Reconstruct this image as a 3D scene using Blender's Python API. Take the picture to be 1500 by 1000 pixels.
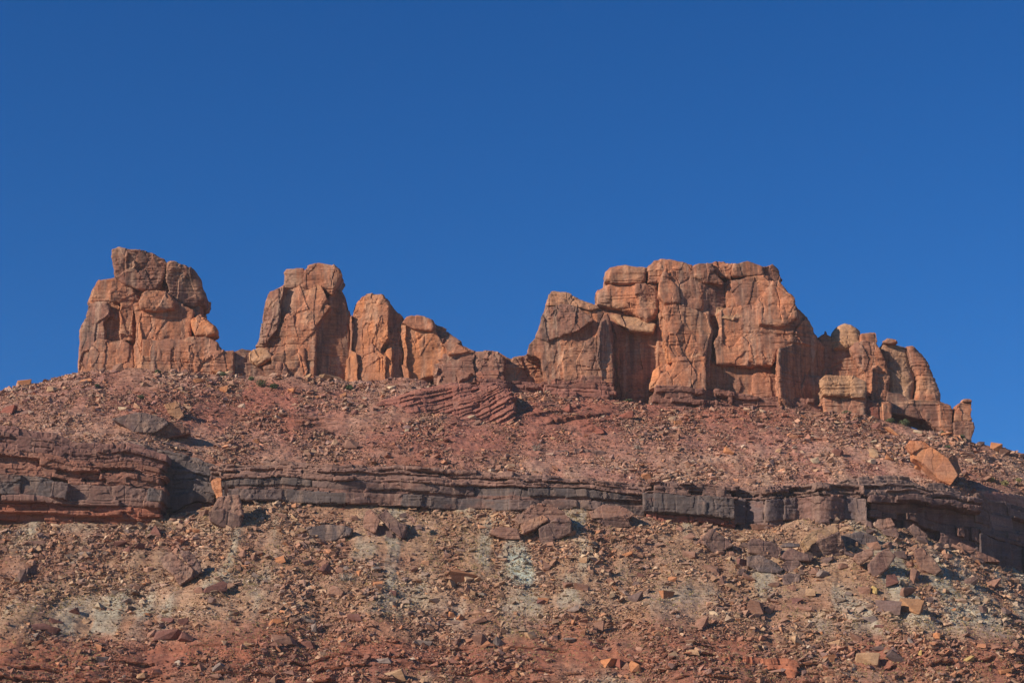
import bpy, bmesh, math, random, time
import numpy as np
from mathutils import Vector
from mathutils.bvhtree import BVHTree
T0 = time.time()
for o in list(bpy.data.objects): bpy.data.objects.remove(o)
SC = bpy.context.scene
COL = SC.collection
R = math.radians
# ------------------------------------------------------------------ camera
HFOV, PITCH, CZ = R(28), R(15), 1.7
F = 750/math.tan(HFOV/2)
cam = bpy.data.cameras.new("camera"); camo = bpy.data.objects.new("camera", cam); COL.objects.link(camo)
cam.sensor_fit = 'HORIZONTAL'; cam.angle = HFOV; cam.clip_start = 0.5; cam.clip_end = 20000
camo.location = (0, 0, CZ); camo.rotation_euler = (R(90)+PITCH, 0, 0)
SC.camera = camo
# ------------------------------------------------------------------ light
SUN = Vector((-0.78, -0.42, 0.45)).normalized()      # direction towards the sun
w = bpy.data.worlds.new("World"); SC.world = w; w.use_nodes = True
nt = w.node_tree; nt.nodes.clear()
sky = nt.nodes.new('ShaderNodeTexSky'); sky.sky_type = 'NISHITA'; sky.sun_disc = False
sky.sun_elevation = math.asin(SUN.z); sky.sun_rotation = math.atan2(SUN.x, SUN.y)
sky.altitude = 1500; sky.air_density = 1.0; sky.dust_density = 0.0; sky.ozone_density = 4.0
hsv = nt.nodes.new('ShaderNodeHueSaturation'); hsv.inputs['Saturation'].default_value = 1.28
bg = nt.nodes.new('ShaderNodeBackground'); bg.inputs['Strength'].default_value = 0.087
wo = nt.nodes.new('ShaderNodeOutputWorld')
flt = nt.nodes.new('ShaderNodeMix'); flt.data_type = 'RGBA'; flt.blend_type = 'MULTIPLY'; flt.inputs[0].default_value = 1; flt.inputs[7].default_value = (.50, .785, 1.02, 1)   # polarised deep blue
nt.links.new(sky.outputs[0], hsv.inputs['Color']); nt.links.new(hsv.outputs[0], flt.inputs[6]); nt.links.new(flt.outputs[2], bg.inputs[0]); nt.links.new(bg.outputs[0], wo.inputs[0])
sl = bpy.data.lights.new("sun", 'SUN'); sl.energy = 4.9; sl.angle = R(0.5); sl.color = (1.0, 0.91, 0.80)
so = bpy.data.objects.new("sun", sl); COL.objects.link(so)
so.rotation_euler = SUN.to_track_quat('Z', 'Y').to_euler(); so.location = (-200, -100, 300)
SC.view_settings.view_transform = 'Standard'; SC.view_settings.look = 'None'
SC.view_settings.exposure = 0.27; SC.view_settings.gamma = 1.0; SC.view_settings.use_curve_mapping = False
# ------------------------------------------------------------------ projection helpers
CT, ST = math.cos(PITCH), math.sin(PITCH)
CAM = np.array([0, 0, CZ])
def rays(u, v):
    a = (np.asarray(u, float)-750)/F; b = (500-np.asarray(v, float))/F
    return np.stack([a, CT-b*ST, ST+b*CT], -1)
def at(u, v, Y):
    d = rays(u, v); return CAM + d*(np.asarray(Y)/d[..., 1])[..., None]
def proj(p):
    q = np.asarray(p)-CAM; fz = q[..., 1]*CT+q[..., 2]*ST; uz = -q[..., 1]*ST+q[..., 2]*CT
    return 750+F*q[..., 0]/fz, 500-F*uz/fz
# ------------------------------------------------------------------ noise
def hsh(ix, iy, iz, seed):
    n = (ix.astype(np.uint32)*np.uint32(0x8da6b343)) ^ (iy.astype(np.uint32)*np.uint32(0xd8163841)) ^ (iz.astype(np.uint32)*np.uint32(0xcb1ab31f)) ^ np.uint32((seed*0x9E3779B1) & 0xffffffff)
    n ^= n >> np.uint32(15); n *= np.uint32(0x2c1b3c6d); n ^= n >> np.uint32(12); n *= np.uint32(0x297a2d39); n ^= n >> np.uint32(15)
    return n
def h01(n): return (n & np.uint32(0xffffff)).astype(np.float32)*np.float32(1/16777216.)
def vnoise(p, seed):                                  # value noise in -1..1
    i = np.floor(p).astype(np.int32); f = (p-i).astype(np.float32); f = f*f*(3-2*f)
    r = 0
    for dx in (0, 1):
        wx = f[:, 0] if dx else 1-f[:, 0]
        for dy in (0, 1):
            wy = f[:, 1] if dy else 1-f[:, 1]
            for dz in (0, 1):
                wz = f[:, 2] if dz else 1-f[:, 2]
                r = r + wx*wy*wz*h01(hsh(i[:, 0]+dx, i[:, 1]+dy, i[:, 2]+dz, seed))
    return r*2-1
def fbm(p, seed, n=3, gain=.5):
    r = 0; a = 1.0; t = 0
    for k in range(n):
        r = r + a*vnoise(p*(2.03**k), seed+17*k); t += a; a *= gain
    return r/t
def cell(p, seed, tilt=1.0):                          # per-cell tilted planes, in about -1..1, and border closeness
    i = np.floor(p).astype(np.int32); f = (p-i).astype(np.float32)
    d1 = np.full(len(p), 9., np.float32); d2 = d1.copy(); val = np.zeros(len(p), np.float32)
    for dx in (-1, 0, 1):
        for dy in (-1, 0, 1):
            for dz in (-1, 0, 1):
                n = hsh(i[:, 0]+dx, i[:, 1]+dy, i[:, 2]+dz, seed)
                ox = dx+h01(n)-f[:, 0]; n2 = n*np.uint32(1664525)+np.uint32(1013904223); oy = dy+h01(n2 >> np.uint32(7))-f[:, 1]
                n3 = n2*np.uint32(22695477)+np.uint32(1); oz = dz+h01(n3 >> np.uint32(6))-f[:, 2]
                d = ox*ox+oy*oy+oz*oz
                n4 = n3*np.uint32(1103515245)+np.uint32(12345); h = h01(n4 >> np.uint32(5))*2-1
                tx = h01(n4 >> np.uint32(3))*2-1; ty = h01(n3 >> np.uint32(4))*2-1; tz = h01(n2 >> np.uint32(2))*2-1
                v = .8*h + tilt*.55*(tx*ox+ty*oy+tz*oz)
                m = d < d1
                d2 = np.where(m, d1, np.minimum(d2, d)); val = np.where(m, v, val); d1 = np.where(m, d, d1)
    return val, np.sqrt(d2)-np.sqrt(d1)
def smax(a, b, k):
    h = np.maximum(k-np.abs(a-b), 0)/k; return np.maximum(a, b)+h*h*k*.25
def smin(a, b, k):
    h = np.maximum(k-np.abs(a-b), 0)/k; return np.minimum(a, b)-h*h*k*.25
def poly_sdf(px, pz, P):
    d = np.full(px.shape, 1e9, np.float32); s = np.ones(px.shape, np.float32); n = len(P)
    for i in range(n):
        ax, az = P[i]; bx, bz = P[i-1]; ex, ez = bx-ax, bz-az
        wx, wz = px-ax, pz-az
        t = np.clip((wx*ex+wz*ez)/(ex*ex+ez*ez+1e-9), 0, 1)
        qx, qz = wx-ex*t, wz-ez*t
        d = np.minimum(d, qx*qx+qz*qz)
        c1 = pz >= az; c2 = pz < bz; c3 = ex*wz > ez*wx
        s = np.where((c1 & c2 & c3) | (~c1 & ~c2 & ~c3), -s, s)
    return s*np.sqrt(d)
# ------------------------------------------------------------------ meshing
def make_mesh(name, V, Fq, tint=None, smooth=True, mat=None, sharp=20):
    me = bpy.data.meshes.new(name)
    k = Fq.shape[1]
    me.vertices.add(len(V)); me.vertices.foreach_set('co', np.ascontiguousarray(V, np.float32).ravel())
    me.loops.add(Fq.size); me.loops.foreach_set('vertex_index', np.ascontiguousarray(Fq, np.int32).ravel())
    me.polygons.add(len(Fq)); me.polygons.foreach_set('loop_start', np.arange(0, Fq.size, k, dtype=np.int32))
    me.polygons.foreach_set('use_smooth', np.full(len(Fq), smooth, bool))
    if tint is not None:
        a = me.color_attributes.new('tint', 'FLOAT_COLOR', 'POINT'); a.data.foreach_set('color', np.ascontiguousarray(tint, np.float32).ravel())
    me.update(calc_edges=True); me.validate()
    if smooth and sharp: me.set_sharp_from_angle(angle=R(sharp))
    if mat: me.materials.append(mat)
    return me
def vnormals(V, Fq):
    a = V[Fq[:, 2]]-V[Fq[:, 0]]; b = V[Fq[:, -1]]-V[Fq[:, 1]]
    n = np.cross(a, b); N = np.zeros_like(V)
    for k in range(Fq.shape[1]):
        for c in range(3): N[:, c] += np.bincount(Fq[:, k], n[:, c], len(V))
    return N/np.maximum(np.linalg.norm(N, axis=1, keepdims=True), 1e-9)
def surface_nets(D, org, h):
    S = D < 0; nx, ny, nz = D.shape
    cs = sum(S[a:nx-1+a, b:ny-1+b, c:nz-1+c].astype(np.int8) for a in (0, 1) for b in (0, 1) for c in (0, 1))
    act = (cs > 0) & (cs < 8)
    ci = np.argwhere(act); idm = np.full(act.shape, -1, np.int32); idm[act] = np.arange(len(ci))
    acc = np.zeros((len(ci), 3)); cnt = np.zeros(len(ci))
    I, J, K = ci.T
    for ax in range(3):
        o1, o2 = [k for k in range(3) if k != ax]
        for p in (0, 1):
            for q in (0, 1):
                off = [0, 0, 0]; off[o1] = p; off[o2] = q
                a = D[I+off[0], J+off[1], K+off[2]]; e = off.copy(); e[ax] = 1
                b = D[I+e[0], J+e[1], K+e[2]]
                m = (a < 0) != (b < 0)
                t = np.where(m, a/np.where(m, a-b, 1), 0)
                pos = np.zeros((len(ci), 3)); pos[:, o1] = p; pos[:, o2] = q; pos[:, ax] = t
                acc += pos*m[:, None]; cnt += m
    V = org+(ci+acc/cnt[:, None])*h
    quads = []
    for ax in range(3):
        o1, o2 = (ax+1) % 3, (ax+2) % 3
        sl0 = [slice(1, -1)]*3; sl0[ax] = slice(0, -1); sl1 = [slice(1, -1)]*3; sl1[ax] = slice(1, None)
        A = S[tuple(sl0)]; B = S[tuple(sl1)]
        for inside, flip in ((A & ~B, 0), (~A & B, 1)):
            e = np.argwhere(inside); e[:, o1] += 1; e[:, o2] += 1
            if not len(e): continue
            def c(da, db):
                q = e.copy(); q[:, o1] += da; q[:, o2] += db; return idm[q[:, 0], q[:, 1], q[:, 2]]
            q = np.stack([c(-1, -1), c(0, -1), c(0, 0), c(-1, 0)], 1)
            quads.append(q[:, ::-1] if flip else q)
    return V, np.concatenate(quads)
def mesh_sdf(f, lo, hi, h, band, st=4):
    lo = np.array(lo, float); n = np.ceil((np.array(hi)-lo)/h/st).astype(int)+1
    g = np.stack(np.meshgrid(*[lo[k]+np.arange(n[k])*h*st+h*(st-1)/2 for k in range(3)], indexing='ij'), -1).reshape(-1, 3)
    C = f(g).reshape(n)
    m = np.abs(C) < band+h*st*.95
    D = np.repeat(np.repeat(np.repeat(np.where(C < 0, -1, 1).astype(np.float32), st, 0), st, 1), st, 2)
    M = np.repeat(np.repeat(np.repeat(m, st, 0), st, 1), st, 2)
    idx = np.argwhere(M)
    D[M] = f(lo+idx*h)
    D[0] = D[-1] = 1; D[:, 0] = D[:, -1] = 1; D[:, :, 0] = D[:, :, -1] = 1
    return surface_nets(D, lo, h)
# ------------------------------------------------------------------ materials
def rock_material(name, bump=.6, streaks=1.0, rough=.92, fine=5.0):
    m = bpy.data.materials.new(name); m.use_nodes = True; t = m.node_tree; N = t.nodes; L = t.links; N.clear()
    out = N.new('ShaderNodeOutputMaterial'); bs = N.new('ShaderNodeBsdfPrincipled'); L.new(bs.outputs[0], out.inputs[0])
    bs.inputs['Roughness'].default_value = rough; bs.inputs['Specular IOR Level'].default_value = .18
    at_ = N.new('ShaderNodeAttribute'); at_.attribute_name = 'tint'
    geo = N.new('ShaderNodeNewGeometry')
    def noise(scale, vec=(1, 1, 1), det=5, rgh=.6):
        mp = N.new('ShaderNodeMapping'); mp.inputs['Scale'].default_value = vec; L.new(geo.outputs['Position'], mp.inputs['Vector'])
        n = N.new('ShaderNodeTexNoise'); n.inputs['Scale'].default_value = scale; n.inputs['Detail'].default_value = det; n.inputs['Roughness'].default_value = rgh
        L.new(mp.outputs[0], n.inputs['Vector']); return n.outputs['Fac']
    def rng(src, a, b, c, d):
        r = N.new('ShaderNodeMapRange'); r.inputs[1].default_value = a; r.inputs[2].default_value = b; r.inputs[3].default_value = c; r.inputs[4].default_value = d
        L.new(src, r.inputs[0]); return r.outputs[0]
    def mul(a, b):
        x = N.new('ShaderNodeMath'); x.operation = 'MULTIPLY'; L.new(a, x.inputs[0])
        if hasattr(b, 'name'): L.new(b, x.inputs[1])
        else: x.inputs[1].default_value = b
        return x.outputs[0]
    def mix(f, a, b, typ='MIX'):
        x = N.new('ShaderNodeMix'); x.data_type = 'RGBA'; x.blend_type = typ
        for s, val in ((0, f), (6, a), (7, b)):
            if hasattr(val, 'name'): L.new(val, x.inputs[s])
            elif isinstance(val, tuple): x.inputs[s].default_value = (*val, 1)
            else: x.inputs[s].default_value = val
        return x.outputs[2]
    patch = noise(.22, det=4); beds = noise(1.0, (.10, .10, 2.9), 5); stv = noise(1.0, (.9, .9, .07), 5, .65); fn = noise(fine, det=4); md = noise(1.3, det=5)
    col = at_.outputs['Color']
    col = mix(rng(patch, .35, .68, 0, .45), col, mix(1.0, col, (1.28, 1.12, .92), 'MULTIPLY'))
    col = mix(rng(beds, .44, .60, 0, .62), col, mix(1.0, col, (.74, .66, .62), 'MULTIPLY'))
    var = mul(rng(stv, .45, .62, 0, .85*streaks), at_.outputs['Alpha'])
    col = mix(var, col, (.095, .062, .050))
    st2 = noise(1.0, (.7, .7, .05), 5, .65)
    col = mix(mul(rng(st2, .50, .64, 0, .65*streaks), at_.outputs['Alpha']), col, (.47, .29, .19))
    pv = mul(rng(md, .5, .68, 0, .8), at_.outputs['Alpha'])
    col = mix(pv, col, mix(1.0, col, (.50, .50, .56), 'MULTIPLY'))
    f2 = rng(fn, .25, .75, .72, 1.28)
    v = N.new('ShaderNodeVectorMath'); v.operation = 'SCALE'; L.new(col, v.inputs[0]); L.new(f2, v.inputs['Scale'])
    L.new(v.outputs[0], bs.inputs['Base Color'])
    b1 = N.new('ShaderNodeBump'); b1.inputs['Strength'].default_value = bump; b1.inputs['Distance'].default_value = .12
    hN = N.new('ShaderNodeMath'); hN.operation = 'ADD'; L.new(noise(2.2, (1, 1, 1.6), 8, .68), hN.inputs[0]); L.new(mul(beds, .9), hN.inputs[1])
    mpv = N.new('ShaderNodeMapping'); mpv.inputs['Scale'].default_value = (1.5, 1.5, 1.9); L.new(geo.outputs['Position'], mpv.inputs['Vector'])
    vo = N.new('ShaderNodeTexVoronoi'); vo.inputs['Scale'].default_value = 1.1; vo.inputs['Randomness'].default_value = 1; L.new(mpv.outputs[0], vo.inputs['Vector'])
    h2 = N.new('ShaderNodeMath'); h2.operation = 'ADD'; L.new(hN.outputs[0], h2.inputs[0]); L.new(mul(vo.outputs['Distance'], .55), h2.inputs[1])
    L.new(h2.outputs[0], b1.inputs['Height']); L.new(b1.outputs[0], bs.inputs['Normal'])
    return m
M_ROCK = rock_material('sandstone')
M_LEDGE = rock_material('varnished_sandstone', bump=.4, streaks=.7)
M_SOIL = rock_material('talus_soil', bump=.9, streaks=0, fine=3.0)
M_STONE = rock_material('loose_stone', bump=.4, streaks=.3)
# ------------------------------------------------------------------ scene tree helpers
def empty(name, loc, label, cat, group=None):
    o = bpy.data.objects.new(name, None); COL.objects.link(o); o.location = loc; o.empty_display_size = .5
    o['label'] = label; o['category'] = cat
    if group: o['group'] = group
    return o
def link(name, me, parent=None):
    o = bpy.data.objects.new(name, me); COL.objects.link(o)
    if parent:
        o.parent = parent; o.matrix_parent_inverse = parent.matrix_basis.inverted(); o.location = (0, 0, 0)
        o.matrix_parent_inverse.identity(); o.location = -Vector(parent.location)
    return o
def tag(o, label, cat, group=None):
    o['label'] = label; o['category'] = cat
    if group: o['group'] = group
# ------------------------------------------------------------------ colours (linear albedo)
SAND = (.42, .172, .090); ORANGE = (.52, .205, .090); TAN = (.43, .235, .125); BROWN = (.27, .125, .082); RED = (.26, .085, .055)
GREY = (.118, .092, .084); DARK = (.105, .078, .072); REDBED = (.30, .115, .072); SOILRED = (.30, .115, .075); PALE = (.40, .31, .21); GREEN = (.33, .33, .26)
# ------------------------------------------------------------------ hillside
def itp(tab): 
    us = np.array([a for a, b in tab], float); vs = np.array([b for a, b in tab], float)
    return lambda u: np.interp(u, us, vs)
v_ridge = itp([(-200, 640), (-60, 592), (0, 573), (60, 558), (112, 545), (200, 543), (345, 548), (385, 553), (440, 553), (530, 557), (590, 552), (640, 562), (700, 575), (770, 577), (850, 583), (900, 586), (1000, 598), (1100, 600), (1200, 600), (1270, 609), (1320, 622), (1400, 641), (1440, 652), (1500, 667), (1600, 700), (1800, 770)])
v_top = itp([(-100, 650), (0, 650), (235, 645), (242, 662), (310, 672), (350, 686), (500, 690), (640, 695), (800, 703), (950, 712), (1100, 720), (1200, 722), (1260, 716), (1340, 712), (1430, 716), (1500, 722), (1700, 770)])
v_bot = itp([(-100, 768), (0, 766), (200, 768), (232, 762), (252, 752), (290, 744), (312, 742), (350, 736), (500, 741), (640, 748), (760, 750), (850, 744), (950, 760), (1050, 768), (1080, 775), (1110, 768), (1200, 757), (1260, 762), (1340, 778), (1400, 802), (1500, 838), (1700, 900)])
Y_led = itp([(-100, 295.5), (0, 296), (200, 296.3), (234, 296.6), (250, 299), (310, 300), (900, 300), (950, 299.5), (1100, 300.5), (1260, 300.5), (1340, 303), (1430, 306.5), (1500, 314), (1700, 340)])
Y_rid = itp([(-200, 346), (0, 342), (600, 341), (1250, 341), (1330, 340.5), (1430, 342), (1500, 350), (1800, 380)])
def u_of(x, Y, z): return 750+F*x/(Y*CT+(z-CZ)*ST)
def bp(vf, Yf, x, dY=0.0, dv=0.0):
    Y = np.full(x.shape, 310.); z = np.full(x.shape, 70.)
    for _ in range(5):
        u = u_of(x, Y, z); Y = Yf(u)+dY; d = rays(u, vf(u)+dv); z = CZ+Y*d[:, 2]/d[:, 1]
    return Y, z
xs = np.concatenate([-95-np.cumsum(np.geomspace(.4, 60, 40))[::-1], np.arange(-95, 95, .2), 95+np.cumsum(np.geomspace(.4, 60, 40))])
Yb, zb = bp(v_bot, Y_led, xs, .5); Yt, zt = bp(v_top, Y_led, xs, 4.6, 4); Yr, zr = bp(v_ridge, Y_rid, xs)
def smo(a, s):
    k = np.exp(-.5*((xs[:, None]-xs[None, :])/s)**2)*np.gradient(xs)[None, :]; return (k/k.sum(1, keepdims=True))@a
Yt0 = Yt; Yt = smo(Yt, 6.0)+2.4*np.exp(-.5*((xs-float(at(262, 690, 301.)[0]))/4.5)**2); zt = zt+.45*(Yt-Yt0); Yb = smo(Yb, 1.0); zb = smo(zb, 1.0); zt = smo(zt, 4.0); Yr = smo(Yr, 4.0); zr = smo(zr, 1.0)
Y3 = 246+.5*(smo(Yb, 14.0)-300); z3 = CZ+Y3*math.tan(PITCH-math.atan(565/F))
one = np.ones_like(xs)
prof = [(-120*one, -1*one, 6), (150*one, 0*one, 40), (205*one, 2*one, 60), (Y3, z3, 300), (Yb, zb, 8), (Yb+2.3+1.6*np.exp(-.5*((xs-float(at(262, 690, 301.)[0]))/4.5)**2), zb+.6, 30), (Yt, zt, 235), (Yr, zr, 55), (Yr+11, zr+.3, 30), (Yr+60, zr-28, 20), (Yr+230, 0*one, 10), (9000*one, 0*one, 1)]
rowsY, rowsZ, seg = [], [], []
for k in range(len(prof)-1):
    (ya, za, n), (yb2, zb2, _) = prof[k], prof[k+1]
    for i in range(n):
        t = i/n; rowsY.append(ya+(yb2-ya)*t); rowsZ.append(za+(zb2-za)*t); seg.append(k+t)
rowsY.append(prof[-1][0]); rowsZ.append(prof[-1][1]); seg.append(len(prof)-1)
GY = np.array(rowsY); GZ = np.array(rowsZ); seg = np.array(seg); nr, nc = GY.shape
GX = np.broadcast_to(xs, GY.shape)
P = np.stack([GX, GY, GZ], -1).reshape(-1, 3).copy()
S = np.repeat(seg, nc)
slope = ((S > 2.2) & (S < 8.9)).astype(np.float32)
w_slope = np.clip(np.minimum((S-2)/.5, (9.5-S)/.5), 0, 1)
low = np.clip((4.0-S)/1.0, 0, 1)*(S > 2)                     # 1 at the bottom of the lower slope
low = np.where(S > 4, 0, low)
q = P*[1/11., 1/30., 1/30.]; q[:, 0] += .5*vnoise(P/14., 5)
rid = np.abs(vnoise(q, 11)); gul = (rid-.35)*2.2*np.clip(low*1.6, 0, 1)
rid2 = np.abs(vnoise(P*[1/4.5, 1/16., 1/16.], 12))-.3; gul += rid2*.8*np.clip(low*2, .0, 1)
strk = .6*vnoise((P+.8*vnoise(P/6., 43)[:, None])*[1/1.7, 1/16., 1/16.], 44)+.6*vnoise((P+1.2*vnoise(P/9., 45)[:, None])*[1/4.3, 1/26., 1/26.], 46)
gul += .30*np.minimum(strk, .35)*(S > 2.3)
n_lo = fbm(P/13., 21, 3)*.55 + fbm(P/3.1, 22, 3)*.38 + fbm(P/.75, 23, 2)*.17 + np.abs(fbm(P/1.5, 24, 2))*.25
# small horizontal bedding steps breaking out of the slope
zz = P[:, 2]+.22*vnoise(P/11., 31)+.12*vnoise(P/1.7, 32); kz = np.floor(zz/.55); fz = zz/.55-kz
step = h01(hsh(kz.astype(np.int32), np.zeros(len(P), np.int32), np.zeros(len(P), np.int32), 7))
bedmask = np.clip(fbm(P*[1/16., 1/16., 1/5.], 33, 2)*2.6-.15, 0, 1)
bot_red = np.clip((3.42-S)/.14, 0, 1)*(S > 2.5)
bedmask = np.clip(np.maximum(bedmask*.75*(S > 3.3), bot_red*np.clip(fbm(P*[1/9., 1/9., 1/3.], 35, 2)*2+.7, 0, 1)), 0, 1)
bed = (step-.5)*(1.25+.6*bot_red)*bedmask*np.clip(.55+1.6*vnoise(P*[1/1.9, 1/3., 1/.8], 34), 0, 1.2)
disp = (n_lo+gul)*w_slope
P[:, 2] += disp*.85; P[:, 1] -= disp*.53 + bed*w_slope
dq = (P[:, 2]-.34*P[:, 0]+.5*vnoise(P/3., 36))/.55; dk = np.floor(dq).astype(np.int32); z0_ = np.zeros_like(dk)
U, Vv = proj(P); dm = np.clip(1.25-np.sqrt(((U-825)/85)**2+((Vv-610)/22)**2)+.6*vnoise(P/2.5, 37), 0, 1)*(S > 6)
bed2 = (h01(hsh(dk, z0_, z0_, 71))-.4)*1.0*dm; P[:, 1] -= bed2; P[:, 2] += .35*bed2
P[:, 2] += (S <= 2)*fbm(P/40., 41, 3)*1.0*np.clip(S, 0, 1)*(S>0.3)
FQ = (np.arange(nr-1)[:, None]*nc+np.arange(nc-1)[None, :]).ravel()
FQ = np.stack([FQ, FQ+1, FQ+nc+1, FQ+nc], 1)
U, Vv = proj(P)
# soil colours (real changes of soil along the slope)
up = (S > 4.5)
soil = np.zeros((len(P), 4), np.float32)
base_up = np.array((.37, .200, .138)); base_lo = np.array((.345, .208, .126))
c = np.where(up[:, None], base_up, base_lo)
n1 = fbm(P/12., 51, 3); n2 = fbm(P/4., 52, 3)
def blend(c, m, col): m = np.clip(m, 0, 1)[:, None]; return c*(1-m)+np.array(col)*m
def blob(u0, v0, ru, rv, sh=0.0):
    du = (U-u0-sh*(Vv-v0))/ru; dv = (Vv-v0)/rv; return np.clip(1.3-np.sqrt(du*du+dv*dv)+.45*n2+.25*n1+.9*strk, 0, 1)
c = blend(c, (n1*1.5+.3)*up, (.36, .168, .125)); c = blend(c, (n2*1.4)*.7, (.42, .275, .185)); c = blend(c, (strk*1.1)*.7, (.40, .275, .182)); c = blend(c, (-strk*1.3-.05)*.75, (.25, .115, .075))
for b in ((880, 600, 230, 28), (1080, 612, 200, 28), (700, 640, 260, 34), (400, 575, 80, 18), (300, 600, 180, 30), (1240, 620, 60, 14)):
    c = blend(c, blob(*b)*.85*(S > 6), (.31, .115, .078))
for b in ((20, 800, 70, 45), (180, 772, 130, 16), (760, 835, 36, 34), (755, 900, 40, 50), (350, 850, 60, 20), (600, 880, 60, 25), (500, 815, 60, 20), (1060, 895, 60, 30, .3), (1450, 880, 120, 55, .4), (1400, 920, 110, 40), (1370, 830, 60, 30), (140, 890, 120, 16)):
    c = blend(c, (blob(*b)+.9*np.minimum(strk, .4)-.2)*(S < 5)*.62, (.36, .32, .235))
c = blend(c, blob(766, 832, 15, 20)*1.6*(S < 5), (.42, .44, .35))
for b in ((560, 960, 500, 22), (1020, 945, 160, 50), (100, 965, 220, 24), (1480, 960, 140, 30), (820, 930, 70, 30), (420, 930, 120, 30)):
    c = blend(c, blob(*b)*(S < 5)*.7, (.29, .105, .058))
c = blend(c, bot_red*(.55+n1), (.27, .095, .055))
c = blend(c, dm*.7, (.27, .10, .065)); c = blend(c, bedmask*.7*w_slope, (.26, .098, .062))
soil[:, :3] = c*(1+.22*n2[:, None]); soil[:, 3] = .25
hill = link('hillside', make_mesh('hillside', P, FQ, soil, True, M_SOIL, 0)); hill['kind'] = 'structure'
G3 = P.reshape(nr, nc, 3); SOIL3 = soil.reshape(nr, nc, 4)
r0 = int(np.searchsorted(seg, 2.0)); r1 = int(np.searchsorted(seg, 8.6))
sub = G3[r0:r1:3, 30:-30:4]; sr, sc_ = sub.shape[:2]
sf = (np.arange(sr-1)[:, None]*sc_+np.arange(sc_-1)[None, :]).ravel(); sf = np.stack([sf, sf+1, sf+sc_+1, sf+sc_], 1)
BVH = BVHTree.FromPolygons([tuple(p) for p in sub.reshape(-1, 3)], [tuple(int(k) for k in f) for f in sf])
def ground(u, v):
    d = Vector(rays(u, v)).normalized(); h = BVH.ray_cast(Vector(CAM), d)
    if h[0] is None: return ground(u, v+2) if v < 1040 else None
    return np.array(h[0])
print('terrain', round(time.time()-T0, 1))
# ------------------------------------------------------------------ rock faces
def weather(V, Fq, sc, seed, big=.22, med=.11, small=.06, bedamp=.20, crack=.13, tints=None):
    """break a smooth rock surface into spalled facets, bedding steps and joints"""
    N = vnormals(V, Fq); q = V.astype(np.float32)
    wz = q+.18*np.stack([fbm(q/2.5, seed+1, 2), fbm(q/2.5, seed+2, 2), fbm(q/2.5, seed+3, 2)], 1)
    c1, e1 = cell(wz*[1/(2.9*sc), 1/(2.9*sc), 1/(5.6*sc)], seed+4)
    c2, e2 = cell(wz*[1/(1.5*sc), 1/(1.5*sc), 1/(1.15*sc)], seed+5)
    c3, e3 = cell(q*[1/.6, 1/.6, 1/.42], seed+6)
    rough = np.clip(.35+1.6*fbm(q/4.5, seed+12, 2), .08, 1.4)       # some faces stay smooth, some are shattered
    zl = q[:, 2]+.3*vnoise(q/6., seed+7)
    def bedf(T, s):
        k = np.floor(zl/T).astype(np.int32); f = zl/T-k; z0 = np.zeros_like(k)
        a = h01(hsh(k, z0, z0, s)); b = h01(hsh(k+1, z0, z0, s)); t = np.clip((f-.9)/.1, 0, 1)
        gr = h01(hsh(k, z0, z0, s+50))**2*np.clip(1-np.minimum(f, 1-f)*T/.13, 0, 1)
        return (a+(b-a)*t)-.5, gr
    b1, g1 = bedf(1.7, seed+8); b2, g2 = bedf(.6, seed+9)
    bm = np.clip(.5+fbm(q*[1/7., 1/7., 1/3.], seed+10, 2)*1.8, 0, 1.4)
    jt, ej = cell(q*[1/3.4, 1/3.4, 1/10.], seed+11, 0)
    jm = np.clip(fbm(q/5., seed+14, 2)*3+.3, 0, 1)
    d = big*c1+med*c2*rough+small*c3*(.35+rough)+bedamp*(b1+.6*b2)*bm+.05*fbm(q/.7, seed+13, 2)*(.4+rough)
    d -= crack*1.7*np.clip(1-ej/.04, 0, 1)*np.clip(jm*1.5-.4, 0, 1)+bedamp*(1.1*g1+.6*g2)*bm
    return V+N*d[:, None], c1, c2
class Block:
    def __init__(s, part, poly, dy=0, yaw=0, pitch=4, r=.7, th=10, tint=SAND, var=.35, zoom=None, Y0=346., ext=True, warp=.28):
        s.part = part; p = np.array(poly, float)
        if zoom == 1: p = np.stack([90+p[:, 0]*.3, 340+p[:, 1]*.3], 1)
        elif zoom == 2: p = np.stack([490+p[:, 0]*.26, 380+p[:, 1]*.26], 1)
        elif zoom == 3: p = np.stack([740+p[:, 0]*.26, 360+p[:, 1]*.26], 1)
        elif zoom == 4: p = np.stack([1000+p[:, 0]*.3, 360+p[:, 1]*.3], 1)
        if ext: p[:, 1] += np.where(p[:, 1] > v_ridge(p[:, 0])-10, 14, 0)
        c = at(p[:, 0].mean(), p[:, 1].mean(), Y0+dy)
        A, B = math.tan(R(yaw)), math.tan(R(pitch)); d = rays(p[:, 0], p[:, 1])
        t = (Y0+dy-A*c[0]-B*(c[2]-CZ))/(d[:, 1]-A*d[:, 0]-B*d[:, 2])
        W = CAM+d*t[:, None]; s.P = W[:, [0, 2]]; s.lo = W.min(0); s.hi = W.max(0)
        s.hi[1] = W[:, 1].max(); s.pl = (Y0+dy-A*c[0]-B*c[2], A, B, math.sqrt(1+A*A+B*B)); s.r = r*.6 if r < 1 else r; s.th = th; s.tint = tint; s.var = var; s.yb = Y0+dy+th
        s.hi[1] = max(s.hi[1], s.yb)+.5; s.uv = p; s.warp = warp
    def sdf(s, q):
        o = np.full(len(q), 30., np.float32)
        m = np.all((q > s.lo-4) & (q < s.hi+4), axis=1); x, y, z = q[m].T
        c0, A, B, n = s.pl
        d = smax(poly_sdf(x, z, s.P), (c0+A*x+B*z-y)/n, s.r); d = smax(d, y-s.yb-.2*(x-s.P[:, 0].mean())*0, 3.0)
        o[m] = d; return o
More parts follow.
